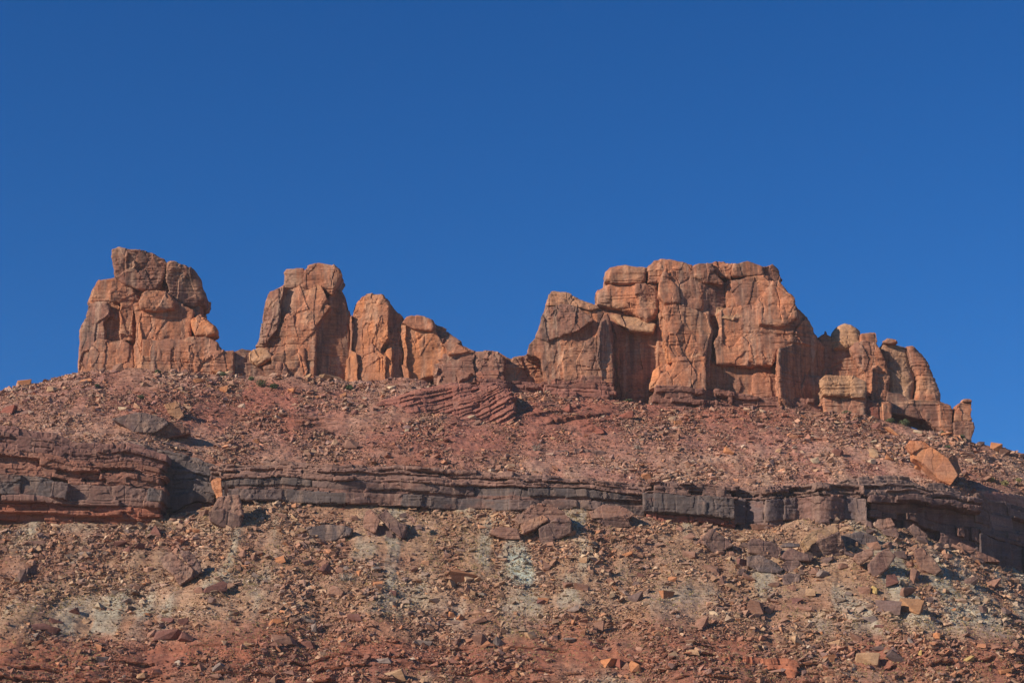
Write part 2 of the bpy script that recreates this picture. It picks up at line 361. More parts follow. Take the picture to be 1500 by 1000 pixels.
def formation(name, label, cat, blocks, seed, group=None, h=.17, mat=None, sc=1.0, tanmix=.5, **kw):
    mat = mat or M_ROCK
    allv = np.concatenate([b.uv for b in blocks]); g = np.mean([(b.lo+b.hi)/2 for b in blocks], 0); g[2] = min(b.lo[2] for b in blocks)+1.7
    root = empty(name, tuple(g), label, cat, group)
    parts = {}
    for b in blocks: parts.setdefault(b.part, []).append(b)
    for k, (part, bl) in enumerate(parts.items()):
        lo = np.min([b.lo for b in bl], 0)-1.2; hi = np.max([b.hi for b in bl], 0)+1.2
        wamp = max(b.warp for b in bl)
        def f(p):
            p = p.astype(np.float32); q = p+wamp*np.stack([fbm(p/2.2, seed+71, 2), fbm(p/2.2, seed+72, 2), fbm(p/2.2, seed+73, 2)], 1)*.95
            d = bl[0].sdf(q)
            for b in bl[1:]: d = smin(d, b.sdf(q), .15)
            return d
        V, Q = mesh_sdf(f, lo, hi, h, .8)
        ds = np.stack([b.sdf(V) for b in bl]); bi = ds.argmin(0)
        tint = np.array([list(b.tint)+[min(1, b.var+.36)] for b in bl], np.float32)[bi]
        V, c1, c2 = weather(V, Q, sc, seed+k*31, **kw)
        a = np.clip(fbm(V*[1/5., 1/5., 1/7.], seed+k+80, 3)*2.6+.5*c1-.05, 0, 1)[:, None]; b = np.clip(fbm(V*[1/3.5, 1/3.5, 1/2.2], seed+k+90, 3)*2.8+.4*c2-.35, 0, 1)[:, None]
        tint[:, :3] = tint[:, :3]*(1-.55*a)+np.array((.225, .112, .080))*.55*a; tint[:, :3] = tint[:, :3]*(1-tanmix*b)+np.array((.46, .26, .15))*tanmix*b
        tint[:, :3] *= (1+.13*c1+.10*c2)[:, None]
        link(part.split('#')[0], make_mesh(part.split('#')[0], V, Q, tint, True, mat), root)
    return root
B = Block
FORM = 'sandstone towers along the ridge'
#BLOCKS
# ---- left butte (zoom 1 coordinates)
formation('rock_tower', 'broad leftmost butte with a split overhanging caprock', 'rock tower', [
 B('body', [(85,665),(80,600),(86,520),(94,460),(116,420),(126,340),(148,280),(185,228),(255,212),(400,235),(560,260),(680,330),(680,395),(690,470),(700,560),(700,690),(90,690)], 1.5, 0, 5, 1.0, 11, zoom=1),
 B('body', [(90,640),(86,520),(94,460),(116,420),(126,340),(222,338),(242,400),(205,440),(215,520),(160,560),(150,650)], 0.2, -14, 6, .6, 9, BROWN, .9, zoom=1),
 B('body', [(240,240),(290,235),(335,260),(385,330),(352,380),(352,530),(290,530),(280,340),(235,330)], .2, 10, 3, .5, 9, SAND, .4, zoom=1),
 B('caprock', [(240,115),(243,80),(280,68),(345,80),(430,95),(500,128),(514,150),(500,230),(470,278),(400,285),(320,255),(258,212),(250,160)], -.6, 2, -9, .8, 9, BROWN, .55, zoom=1),
 B('caprock#2', [(517,142),(545,133),(600,153),(640,178),(672,225),(692,275),(708,310),(702,350),(645,362),(560,345),(520,300),(508,235)], .2, 16, -7, 1.0, 9, BROWN, .6, zoom=1),
 B('pillar', [(380,330),(400,300),(545,325),(600,365),(645,375),(640,420),(625,520),(600,700),(372,690),(355,600),(365,450),(350,350)], -1.0, 3, 5, .6, 8, SAND, .35, zoom=1),
 B('pillar', [(362,360),(378,340),(392,520),(385,690),(358,690),(352,600),(365,450)], -1.4, -30, 4, .4, 7, ORANGE, .1, zoom=1),
 B('pillar', [(382,335),(402,285),(470,278),(522,288),(552,345),(545,372),(460,380),(382,372)], -2.0, 5, 8, .8, 6, SAND, .3, zoom=1),
 B('buttress', [(148,545),(180,522),(300,528),(356,560),(358,690),(108,690),(120,625)], -1.6, 0, 8, .6, 8, SAND, .4, zoom=1),
 B('bench', [(388,520),(600,525),(620,512),(700,508),(758,535),(775,575),(842,570),(846,700),(600,710),(380,690)], -2.4, 4, 5, .6, 8, SAND, .25, zoom=1),
 B('bench', [(385,560),(450,540),(465,690),(380,690)], -3.0, -12, 6, .6, 6, BROWN, .4, zoom=1),
 B('shoulder_block', [(622,425),(645,405),(672,396),(720,437),(746,457),(756,490),(700,503),(645,505)], -1.6, -6, 22, 1.0, 6, ORANGE, .1, zoom=1),
], 100)
# ---- second tower
formation('rock_tower', 'second tower from the left, blocky neck and knobbed top', 'rock tower', [
 B('body', [(948,558),(975,480),(985,400),(1000,310),(1020,285),(1095,250),(1170,245),(1260,240),(1300,320),(1250,420),(1240,700),(1000,700)], 0, -14, 8, .8, 11, SAND, .4, zoom=1),
 B('body', [(985,400),(1000,310),(1020,285),(1095,250),(1080,330),(1060,470),(1000,540),(960,540)], -.3, -22, 8, .6, 8, BROWN, .9, zoom=1),
 B('body', [(1235,440),(1290,325),(1345,255),(1375,300),(1405,390),(1412,700),(1235,700)], 0.4, 16, 5, .7, 9, SAND, .4, zoom=1),
 B('body', [(1100,400),(1260,300),(1320,360),(1240,470),(1240,640),(1110,600),(1060,500)], -1.4, -5, 10, .7, 8, SAND, .3, zoom=1),
 B('caprock', [(1172,268),(1185,185),(1205,158),(1250,148),(1322,163),(1357,190),(1370,215),(1350,252),(1322,300),(1270,270),(1220,285)], -.4, -4, -2, .7, 8, SAND, .5, zoom=1),
 B('neck_block', [(1093,183),(1182,176),(1184,230),(1165,268),(1098,272)], .6, 0, 0, .5, 7, SAND, .5, zoom=1),
 B('base_block', [(1018,610),(1040,582),(1150,555),(1190,560),(1202,640),(1202,715),(1090,715),(1020,665)], -3.0, 4, 7, .7, 7, SAND, .35, zoom=1),
 B('base_block#2', [(912,592),(960,558),(1010,570),(1022,612),(960,645),(918,622)], -1.8, -10, 15, .9, 7, TAN, .2, zoom=1),
 B('base_block#3', [(978,652),(1020,640),(1080,640),(1088,715),(1000,715)], -3.6, 5, 8, .7, 5, SAND, .3, zoom=1),
 B('base_block#4', [(835,578),(880,562),(930,575),(975,640),(1005,660),(1005,740),(835,740)], -.6, 8, 8, .7, 7, BROWN, .5, zoom=1, ),
], 200)
# ---- orange fin
formation('rock_tower', 'smooth orange fin standing third from the left', 'rock tower', [
 B('body', [(92,320),(108,262),(116,236),(160,200),(210,192),(275,195),(300,235),(312,260),(300,340),(305,440),(270,500),(290,560),(285,690),(130,700),(60,690),(100,520),(94,400)], -.4, -17, 7, .6, 11, ORANGE, .12, zoom=2),
 B('body', [(272,197),(310,240),(388,325),(390,690),(300,690),(296,440),(292,340),(310,262)], .3, 20, 6, .5, 9, SAND, .3, zoom=2),
 B('flake', [(262,560),(300,500),(326,495),(327,700),(285,700),(270,600)], -1.3, -12, 5, .4, 6, ORANGE, .1, zoom=2),
 B('flange', [(46,640),(72,560),(98,510),(132,530),(137,690),(60,700)], -1.2, -24, 7, .5, 6, ORANGE, .1, zoom=2),
 B('flange', [(74,320),(95,300),(104,400),(98,520),(80,560),(90,420)], -.2, -30, 3, .3, 6, SAND, .3, zoom=2),
], 300, big=.22, med=.10, bedamp=.07)
# ---- low panelled block
formation('rock_tower', 'low flat-faced block sloping down right beside the orange fin', 'rock tower', [
 B('body', [(398,362),(560,378),(600,450),(640,560),(630,640),(425,640),(405,560)], -.3, -4, 4, .5, 10, ORANGE, .15, zoom=2),
 B('body', [(365,362),(402,335),(412,560),(425,680),(395,690),(385,560),(372,450)], -.5, -38, 3, .4, 8, ORANGE, .1, zoom=2),
 B('caprock', [(368,362),(398,315),(430,306),(500,317),(556,335),(566,372),(552,402),(450,388),(400,368)], -.6, 0, 10, .7, 8, SAND, .5, zoom=2),
], 400, big=.16, med=.10, bedamp=.08)
formation('rock_ridge', 'crumbling stepped ridge descending from the low flat-faced block', 'rock ridge', [
 B('ledge_rock', [(540,375),(567,368),(640,398),(715,448),(722,475),(792,510),(800,690),(585,690),(605,500)], -.5, -6, 20, .8, 8, BROWN, .2, zoom=2),
 B('ledge_rock', [(575,560),(680,520),(790,540),(795,700),(580,700)], -1.6, -4, 14, .7, 7, BROWN, .2, zoom=2),
 B('ledge_rock', [(640,440),(720,470),(780,520),(640,540),(600,480)], -1.2, 0, 24, .7, 7, SAND, .2, zoom=2),
], 450, big=.6, med=.35, bedamp=.55)
formation('rock_ridge', 'low saddle wall between the stepped ridge and the big massif', 'rock ridge', [
 B('wall', [(785,510),(860,513),(925,517),(985,550),(1000,553),(1082,534),(1130,538),(1175,600),(1200,670),(1225,760),(785,760)], 1.6, 6, 3, .7, 9, SAND, .4, zoom=2),
 B('ledge_rock', [(785,515),(860,520),(920,522),(958,570),(950,700),(785,700)], -1.2, -5, 10, .7, 8, BROWN, .2, zoom=2),
 B('ledge_rock', [(800,640),(930,620),(962,660),(965,760),(790,760)], -2.6, 0, 10, .7, 7, REDBED, .1, zoom=2),
], 470, big=.4, med=.3, bedamp=.45)
# ---- left block of the massif
formation('rock_tower', 'stout flat-topped block on the left end of the massif', 'rock tower', [
 B('body', [(118,607),(128,552),(172,518),(210,400),(232,332),(340,322),(520,340),(580,388),(588,480),(605,560),(612,790),(245,790),(200,640)], -3.2, -3, 5, .6, 10, SAND, .55, zoom=3),
 B('body', [(172,518),(210,400),(232,332),(330,326),(420,345),(500,420),(420,470),(240,540)], -3.7, -10, 5, .6, 9, BROWN, .9, zoom=3),
 B('body', [(535,440),(580,385),(600,500),(614,700),(612,790),(545,790),(520,600)], -3.4, 48, 2, .4, 7, BROWN, .6, zoom=3),
 B('body', [(325,585),(440,545),(600,572),(612,760),(330,760)], -3.9, 2, 8, .6, 8, (.40,.185,.105), .3, zoom=3),
 B('caprock', [(232,338),(244,268),(262,257),(345,261),(400,289),(490,319),(545,352),(480,364),(350,332)], -3.0, -4, 14, .6, 9, (.41,.2,.11), .25, zoom=3),
 B('base_beds', [(235,750),(400,735),(600,738),(610,840),(600,880),(275,860)], -4.6, 3, 4, .5, 8, REDBED, .3, zoom=3),
], 500, bedamp=.2)
# ---- main massif
formation('rock_massif', 'largest flat-topped sandstone massif with tall fractured walls', 'rock massif', [
 B('back_wall', [(505,335),(860,330),(880,460),(905,620),(850,860),(600,860),(560,600),(560,380)], 1.5, -3, 4, .6, 14, SAND, .3, zoom=3),
 B('back_wall', [(520,340),(700,350),(800,420),(850,440),(830,480),(700,470),(600,400)], 1.0, -4, 40, .8, 12, TAN, .1, zoom=3),
 B('back_wall', [(860,240),(1400,240),(1500,300),(1500,860),(850,860)], .3, 0, 3, .8, 16, SAND, .4, zoom=3),
 B('left_mass', [(512,305),(520,250),(560,216),(600,208),(740,213),(855,198),(868,300),(850,400),(800,425),(700,365),(560,338),(515,333)], 0.2, -8, 6, 1.1, 12, SAND, .35, zoom=3),
 B('left_mass', [(740,215),(855,200),(866,300),(850,400),(800,400),(745,320)], -.5, 14, 4, .7, 9, SAND, .35, zoom=3),
 B('caprock', [(563,190),(566,140),(590,119),(680,102),(797,117),(802,192),(740,207),(600,210)], -.2, -4, 6, 1.1, 10, SAND, .4, zoom=3),
 B('caprock#2', [(798,192),(800,114),(830,84),(900,72),(1000,89),(1057,104),(1055,155),(985,185),(900,200),(810,200)], -.8, -5, 8, .9, 11, SAND, .5, zoom=3),
 B('pillar', [(858,200),(900,130),(985,180),(1015,330),(1000,370),(1150,370),(1178,480),(1156,640),(1150,860),(848,860),(925,640),(888,500),(862,400)], -1.0, -4, 5, .7, 10, SAND, .4, zoom=3),
 B('pillar', [(868,195),(900,130),(945,190),(987,232),(978,325),(900,322),(862,282)], -2.2, 3, 2, .6, 7, SAND, .5, zoom=3),
 B('pillar', [(898,340),(1000,330),(1150,382),(1172,470),(1147,560),(1132,640),(930,640),(888,500)], -2.4, 5, 5, .7, 8, SAND, .45, zoom=3),
 B('pillar', [(890,350),(912,345),(935,640),(925,650),(886,500)], -2.5, -35, 3, .4, 6, ORANGE, .1, zoom=3),
 B('foot', [(842,860),(860,760),(885,710),(940,680),(940,622),(1135,620),(1137,860)], -3.8, -4, 9, .7, 8, SAND, .3, zoom=3),
 B('foot', [(820,800),(840,700),(872,670),(880,740),(860,800)], -2.6, -30, 8, .6, 6, ORANGE, .1, zoom=3),
 B('upper_wall', [(-40,140),(100,150),(95,200),(95,335),(-40,330)], -.6, 3, 6, .8, 11, SAND, .35, zoom=4),
 B('upper_wall', [(214,170),(230,165),(420,140),(440,200),(380,290),(330,296),(210,304)], -1.0, -6, 6, .8, 11, SAND, .35, zoom=4),
 B('upper_wall', [(-60,120),(50,120),(95,175),(100,310),(-60,330)], -1.4, 6, 3, .7, 9, SAND, .35, zoom=4),
 B('upper_wall', [(168,300),(345,288),(345,340),(230,360),(168,350)], -1.2, 0, 30, .8, 9, TAN, .05, zoom=4),
 B('caprock#3', [(48,95),(75,80),(142,81),(162,142),(205,175),(195,192),(100,180),(58,150)], -1.9, 4, 2, .8, 9, SAND, .5, zoom=4),
 B('caprock#4', [(140,82),(165,67),(247,81),(235,160),(160,145)], -.8, -3, 3, .7, 9, SAND, .4, zoom=4),
 B('caprock#5', [(243,82),(320,71),(387,96),(398,140),(330,150),(240,140)], -1.0, 3, 3, .8, 9, SAND, .5, zoom=4),
 B('caprock#6', [(384,97),(440,87),(466,110),(487,160),(445,210),(395,140)], -.4, 10, 2, .7, 9, BROWN, .5, zoom=4),
 B('upper_wall', [(85,185),(150,178),(215,172),(218,270),(190,300),(170,345),(92,345)], -.3, 16, -4, .5, 9, (.27,.13,.09), .6, zoom=4),  # darker tint puts the shade under the cap into the colour
 B('right_wall', [(165,335),(200,296),(345,286),(430,180),(470,160),(515,225),(550,245),(565,295),(560,360),(532,480),(460,505),(440,585),(165,575),(158,480),(188,400)], -1.8, -3, 4, .8, 11, SAND, .45, zoom=4),
 B('right_wall', [(360,285),(440,160),(515,225),(550,250),(560,350),(480,400),(370,390)], -2.3, -3, 8, .9, 8, SAND, .45, zoom=4),
 B('right_wall', [(546,245),(567,295),(612,350),(642,420),(692,500),(703,620),(680,850),(480,850),(465,600),(465,500),(530,480),(556,360)], -1.2, 38, 3, .6, 9, SAND, .45, zoom=4),
 B('lower_wall', [(110,560),(470,560),(520,620),(640,640),(680,640),(680,850),(90,850)], -.4, 3, 2, .6, 11, SAND, .3, zoom=4),
 B('lower_wall', [(338,640),(345,618),(420,608),(490,640),(482,735),(365,745),(335,705)], -1.2, 0, 4, .5, 7, SAND, .2, zoom=4),
 B('lower_wall', [(220,690),(235,645),(280,643),(297,690),(280,725),(238,718)], -1.0, 0, 3, .5, 6, SAND, .2, zoom=4),
 B('base_beds', [(-130,700),(0,690),(330,725),(520,765),(680,770),(680,860),(-130,860)], -2.4, 2, 6, .5, 9, BROWN, .3, zoom=4),
 B('base_beds', [(-160,725),(0,715),(110,735),(110,860),(-160,860)], -4.4, 2, 6, .5, 9, BROWN, .3, zoom=4),
], 600, bedamp=.22, big=.22, med=.09)
# ---- dome tower right of the massif
formation('rock_tower', 'rounded dome tower tucked against the right side of the massif', 'rock tower', [
 B('dome', [(728,440),(738,415),(760,390),(797,371),(832,380),(870,410),(880,440),(890,500),(740,500)], 2.2, -3, 18, 1.8, 9, TAN, .15, zoom=4),
 B('dome#2', [(868,425),(890,418),(940,426),(948,465),(930,490),(870,480)], 1.0, 6, 4, .8, 7, SAND, .3, zoom=4),
 B('left_wall', [(648,445),(700,418),(742,440),(830,470),(860,540),(895,620),(895,800),(690,800),(690,500)], 2.4, 2, 4, .9, 10, SAND, .3, zoom=4),
 B('body', [(822,492),(850,470),(882,458),(942,468),(962,500),(1002,560),(1008,640),(990,800),(890,800),(885,640),(850,545)], -.8, 2, 4, .9, 10, SAND, .35, zoom=4),
 B('body', [(918,600),(960,570),(1004,562),(1010,640),(990,800),(920,800)], -1.0, 36, 3, .5, 8, SAND, .4, zoom=4),
], 700, bedamp=.22)
formation('rock_block', 'tan bedded block at the foot of the dome tower', 'rock block', [
 B('upper_bed', [(678,640),(700,630),(760,626),(832,634),(890,660),(902,700),(895,742),(690,720)], -5.4, 0, 8, .7, 7, TAN, .1, zoom=4),
 B('lower_bed', [(676,745),(690,722),(895,738),(892,830),(700,820)], -5.0, 0, 6, .6, 7, SAND, .3, zoom=4),
], 740, bedamp=.4)
formation('rock_block', 'low red block just right of the tan bedded block', 'rock block', [
 B('body', [(888,770),(908,747),(960,755),(965,860),(890,850)], -4.6, -8, 6, .6, 6, RED, .2, zoom=4),
 B('body', [(962,770),(1005,755),(1022,772),(1018,860),(966,860)], -4.4, 14, 6, .6, 6, SAND, .3, zoom=4),
], 760)
formation('rock_tower', 'twin rounded domes split by a crack at the right end', 'rock tower', [
 B('dome', [(962,495),(985,462),(1020,452),(1045,466),(1088,480),(1104,530),(1128,610),(1138,690),(1120,790),(1000,790),(1000,560)], 1.2, 4, 7, 1.4, 10, TAN, .35, zoom=4),
 B('dome#2', [(1092,482),(1130,489),(1187,545),(1222,610),(1247,670),(1264,720),(1260,790),(1132,790),(1146,680),(1128,600),(1104,520)], .4, 8, 6, 1.4, 10, SAND, .35, zoom=4),
 B('capstone', [(976,466),(1000,449),(1030,449),(1050,470),(1010,480)], .4, 0, 4, .5, 5, SAND, .4, zoom=4),
 B('base_beds', [(995,705),(1070,715),(1110,745),(1250,750),(1312,772),(1325,800),(1322,905),(1180,850),(1000,810)], -1.2, 5, 7, .6, 9, BROWN, .3, zoom=4),
 B('base_beds', [(1250,765),(1312,772),(1325,800),(1322,905),(1260,880)], -2.0, 6, 4, .5, 7, SAND, .3, zoom=4),
], 800, bedamp=.22, big=.14, med=.07)
formation('rock_pinnacle', 'small stacked pinnacle at the far right of the ridge', 'rock pinnacle', [
 B('upper_block', [(1327,800),(1340,770),(1370,756),(1414,756),(1419,782),(1410,830),(1414,858),(1327,856)], -2.0, 0, 3, .5, 5, SAND, .3, zoom=4),
 B('capstone', [(1366,757),(1372,744),(1411,747),(1413,760)], -2.0, 0, 3, .25, 4, SAND, .3, zoom=4, warp=.1),
 B('lower_block', [(1322,862),(1340,852),(1418,858),(1427,880),(1424,912),(1402,945),(1325,925)], -2.6, 2, -6, .5, 6, BROWN, .3, zoom=4),
], 850, h=.13, big=.15, med=.1)
print('formations', round(time.time()-T0, 1))
# ------------------------------------------------------------------ bedded ledges
def bedded(name, label, cat, u0, u1, vt, vb, Yf, beds, depth=5, seed=1, dip=None, h=.15, group=None, endj=1.0, mat=None, relief=1.0, upz=0.0, top_round=.25):
    """a run of horizontal (or dipping) rock beds: (part, weight, recess, block length, jitter, tint, stain)"""
    us = np.linspace(u0-12, u1+12, 400); Ys = Yf(us); tp = at(us, vt(us), Ys); bt = at(us, vb(us), Ys); X = tp[:, 0]
    o = np.argsort(X); X = X[o]; Ys = Ys[o]; ZT = tp[o, 2]; ZB = bt[o, 2]-.5
    x0 = np.interp(u0, us, tp[:, 0]); x1 = np.interp(u1, us, tp[:, 0])
    rs = np.random.RandomState(seed); W = np.array([b[1] for b in beds], float); cum = np.concatenate([[0], np.cumsum(W)/W.sum()])
    bnd = [np.sort(np.cumsum(rs.lognormal(math.log(b[3]), .5, int(3*(x1-x0)/b[3])+30))+x0-6) for b in beds]
    jit = [(rs.uniform(-1, 1, len(q)+2)+(rs.rand(len(q)+2) < .16)*2.2)*b[4] for q, b in zip(bnd, beds)]; hue = [rs.uniform(-1, 1, (len(q)+2)) for q in bnd]
    e0 = rs.uniform(-endj, endj, len(beds)); e1 = rs.uniform(-endj, endj, len(beds))
    def info(p):
        x, y, z = p.T; zt = np.interp(x, X, ZT)+.35*vnoise(p*[.35, .0, .0], seed+3); zb = np.interp(x, X, ZB); yf = np.interp(x, X, Ys)
        H = zt-zb; t = (zt-z)/H
        if dip is None:
            nb = len(beds); bw = np.empty((nb+1, len(p)))
            for i in range(nb+1):
                room = .42*min(W[min(i, nb-1)], W[max(i-1, 0)])/W.sum() if 0 < i < nb else 0
                bw[i] = cum[i]+room*1.6*np.clip(fbm(p*[1/9., .05, 0]+i*13.7, seed+5, 2), -.6, .6)
            tw = t; bi = np.clip((tw[None] > bw).sum(0)-1, 0, nb-1); ar = np.arange(len(p))
            eb = np.minimum(np.where(bi == 0, 9, np.abs(tw-bw[bi, ar])*H), np.abs(bw[bi+1, ar]-tw)*H); s_b = bw
        else:
            T = dip[1]; q = (z-dip[0]*(x-x0)+dip[2]*(x-x0)**2+.5*vnoise(p/5., seed+5)+.22*vnoise(p/1.4, seed+6))/T; k = np.floor(q).astype(int); f = q-k; eb = np.minimum(f, 1-f)*T; bi = (h01(hsh(k, k*0, k*0, seed))*len(beds)).astype(int); s_b = None
        off = np.zeros(len(p)); bd = np.full(len(p), 9.); hu = np.zeros(len(p)); en = np.full(len(p), -9.)
        for i, b in enumerate(beds):
            m = bi == i
            if not m.any(): continue
            xx = x[m]+.25*(z[m]-zb[m])*math.sin(i*2.3)*.3
            j = np.searchsorted(bnd[i], xx); off[m] = b[2]+jit[i][j]; hu[m] = hue[i][j]
            jj = np.clip(j, 1, len(bnd[i])-1); bd[m] = np.minimum(np.abs(xx-bnd[i][jj-1]), np.abs(bnd[i][jj]-xx))
            en[m] = np.maximum(x0+e0[i]-x[m], x[m]-x1-e1[i])
        return zt, zb, yf, t, bi, eb, off, bd, hu, en, H, s_b
    root = empty(name, tuple(at((u0+u1)/2, float(vb((u0+u1)/2)), float(Yf((u0+u1)/2)))), label, cat, group)
    parts = []
    for i, b in enumerate(beds):
        if parts and parts[-1][0] == b[0] and dip is None: parts[-1][2] = i+1
        elif dip is None or not parts: parts.append([b[0], i, i+1])
    for pn, (part, ia, ib) in enumerate(parts):
        def f(p, full=False):
            zt, zb, yf, t, bi, eb, off, bd, hu, en, H, sb = info(p)
            if sb is not None: ta, tb = (sb[ia] if ia else -9+0*t), sb[ib]
            else: ta, tb = -9+0*t, 1+0*t
            jn = np.clip(.35+.9*vnoise(p*.8, seed+21), 0, 1); bn = np.clip(.45+.9*vnoise(p*[.4, .4, 1.5], seed+22), .1, 1)
            big_sp, _ = cell((p*[1/3.1, 1/3., 1/2.2]).astype(np.float32), seed+23)
            yfr = yf+(off+.38*jn*np.clip(1-bd/.14, 0, 1)+.34*bn*np.clip(1-eb/.15, 0, 1)+.16*big_sp+.17*np.clip(2.2*vnoise(p*[.22, .22, .9], seed+31)-.1, 0, 1)*np.clip(1-np.abs(((p[:, 2]+.15*vnoise(p*.3, seed+32))/.47) % 1-.5)*.47/.085, 0, 1))*relief+upz*(p[:, 2]-zb)
            d = smax((yfr-p[:, 1])*.8, en, .3)
            d = np.maximum(d, np.maximum((ta-t)*H, (t-tb)*H)); 
            if ia == 0: d = smax(d, -t*H, top_round)
            return np.maximum(d, p[:, 1]-yf-depth).astype(np.float32)
        zr0, zr1 = ZB.min(), ZT.max()+.5
        V, Q = mesh_sdf(f, (x0-endj-.6, Ys[(X > x0) & (X < x1)].min()-2.5, zr0-.5), (x1+endj+.6, Ys[(X > x0) & (X < x1)].max()+depth+.6, zr1+.5), h, .5)
        zt, zb, yf, t, bi, eb, off, bd, hu, en, H, sb = info(V)
        tint = np.array([list(b[5])+[b[6]] for b in beds], np.float32)[bi]
        k = np.clip(hu*.5+.5, 0, 1)[:, None]
        warm = np.array((.195, .10, .073)); isd = (tint[:, 3:] > .45)
        mixf = np.clip((k-.68)*2.4, 0, .7)*isd; tint[:, :3] = tint[:, :3]*(1-mixf)+warm*mixf
        patchy = np.clip(fbm(V*[1/3., 1/3., 1/1.5], seed+9, 3)*3-.75, 0, 1)[:, None]*isd*.8; tint[:, :3] = tint[:, :3]*(1-patchy)+warm*patchy
        tint[:, :3] *= 1+.16*hu[:, None]
        V, c1, c2 = weather(V, Q, .55, seed+40*pn, big=.08, med=.07, small=.05, bedamp=.06, crack=.06)
        link(part, make_mesh(part, V, Q, tint, True, mat or M_LEDGE), root)
    return root
def K(c): return lambda u: np.zeros_like(np.asarray(u, float))+c
def thin(part, n, w, o0, o1, tint, var=.3, L=3.0, j=.35, seed=0):
    rs = np.random.RandomState(seed+n); return [(part, w/n*rs.uniform(.6, 1.5), o0+(o1-o0)*(i+.5)/n+rs.uniform(-.55, .55), L*rs.uniform(.6, 1.6), j, tuple(np.array(tint)*rs.uniform(.8, 1.15)), var) for i in range(n)]
LG = 'dark bedded ledges across the slope'
bedded('rock_ledge', 'banded red and grey ledge jutting out at the left edge', 'rock ledge', -45, 238, itp([(-60, 612), (0, 612), (70, 622), (110, 640), (200, 645), (232, 655), (260, 662)]), itp([(-60, 768), (0, 768), (235, 768), (250, 768)]), lambda u: Y_led(np.minimum(u, 228))-.3,
  thin('upper_beds', 4, .20, 3.6, 2.2, (.20, .10, .08), .4, 4) + thin('middle_beds', 6, .30, 1.6, .5, (.25, .115, .078), .4, 4, .45, 2) + [('massive_bed', .20, -.4, 4.2, .42, GREY, .6), ('massive_bed', .09, .15, 4, .35, (.20, .11, .085), .5)] + thin('lower_beds', 5, .24, .5, 1.4, (.30, .115, .07), .25, 3.4, .4, 3), 8, 901, endj=.5, h=.125, top_round=.15)
bedded('rock_ledge', 'shadowed alcove wall in the notch of the dark ledge', 'rock ledge', 226, 322, itp([(220, 650), (260, 662), (312, 674), (330, 680)]), itp([(220, 770), (260, 770), (290, 748), (320, 748)]), K(301.6),
  thin('upper_beds', 4, .34, .9, .3, GREY, .44, 4) + [('massive_bed', .2, .0, 5, .2, GREY, .44), ('massive_bed', .24, .1, 5, .25, GREY, .44), ('lower_beds', .22, .5, 5, .3, (.17, .085, .07), .4)], 7.5, 911)  # every bed tinted dark grey, deepening the alcove's shade by colour
bedded('rock_ledge', 'longest dark varnished ledge crossing the middle of the slope', 'rock ledge', 312, 952, itp([(300, 674), (350, 673), (500, 676), (640, 682), (800, 693), (950, 704), (970, 706)]), itp([(300, 748), (350, 740), (500, 746), (640, 754), (760, 757), (850, 752), (950, 764), (970, 764)]), lambda u: 299.6+.5*np.sin(u/47.)+.4*np.sin(u/21.),
  thin('upper_beds', 6, .40, 1.8, .1, (.22, .125, .095), .4, 3, .4, 4) + [('massive_bed', .20, -.05, 6, .28, GREY, .6), ('massive_bed', .07, .35, 5, .2, (.2, .11, .085), .5), ('massive_bed', .28, -.2, 7, .3, GREY, .6)] + thin('lower_beds', 3, .2, .5, 1.2, (.25, .105, .07), .3, 3, .4, 5), 7.5, 921)
bedded('rock_ledge', 'bulging dark ledge with an undercut red base', 'rock ledge', 950, 1080, itp([(940, 699), (1000, 704), (1080, 709)]), itp([(940, 768), (1050, 776), (1090, 780)]), K(299.4),
  thin('upper_beds', 5, .30, 1.2, .0, (.19, .11, .088), .5, 2.6, .4, 6) + [('massive_bed', .48, -.6, 6.5, .35, GREY, .6)] + thin('lower_beds', 3, .32, .8, 1.9, (.26, .10, .07), .2, 4, .3, 7), 7.5, 931)
bedded('rock_ledge', 'ledge broken into upright dark columns above the boulder pile', 'rock ledge', 1073, 1268, itp([(1070, 706), (1120, 707), (1200, 706), (1270, 706)]), itp([(1070, 776), (1110, 772), (1200, 762), (1270, 768)]), lambda u: 300.0+.8*np.sin(u/13.),
  thin('upper_beds', 5, .33, 1.5, .1, (.19, .115, .09), .5, 2.4, .5, 8) + [('massive_bed', .55, -.3, 2.6, .38, (.14, .10, .095), .6), ('massive_bed', .19, .1, 2.4, .45, (.16, .095, .08), .5)], 7.5, 941)
bedded('rock_ledge', 'overhanging brown slab ledge right of the columns', 'rock ledge', 1262, 1436, itp([(1250, 716), (1340, 716), (1400, 722), (1440, 728)]), itp([(1250, 768), (1340, 784), (1400, 806), (1440, 820)]), Y_led,
  thin('upper_beds', 2, .16, .6, .1, (.2, .125, .10), .4, 4, .3, 9) + [('overhang_slab', .13, -1.3, 7, .5, (.17, .10, .085), .5), ('wall', .16, .8, 2.6, .5, (.18, .10, .085), .5), ('wall', .22, .5, 2.2, .6, (.17, .098, .08), .5), ('wall', .25, .3, 2.4, .7, (.17, .095, .08), .5)], 7.5, 951)
bedded('rock_ledge', 'shaded wall of the ledge where it turns the corner at the right edge', 'rock ledge', 1430, 1600, itp([(1420, 716), (1500, 734), (1600, 762)]), itp([(1420, 815), (1500, 848), (1600, 890)]), Y_led,
  thin('upper_beds', 7, .55, 2.6, .0, (.20, .125, .10), .4, 3, .5, 10) + [('massive_bed', .4, .1, 2.8, .55, (.13, .095, .09), .6)], 7.5, 961)
bedded('rock_ledge', 'thin crumbling grey beds stacked below the big orange boulder', 'rock ledge', 1235, 1425, itp([(1220, 700), (1280, 691), (1340, 693), (1380, 703), (1430, 714)]), itp([(1220, 722), (1340, 726), (1430, 734)]), lambda u: Y_led(u)+1.2,
  thin('bed', 6, 1, 3.6, .2, (.23, .15, .12), .3, 2.5, .5, 11), 6, 971, endj=2.0)
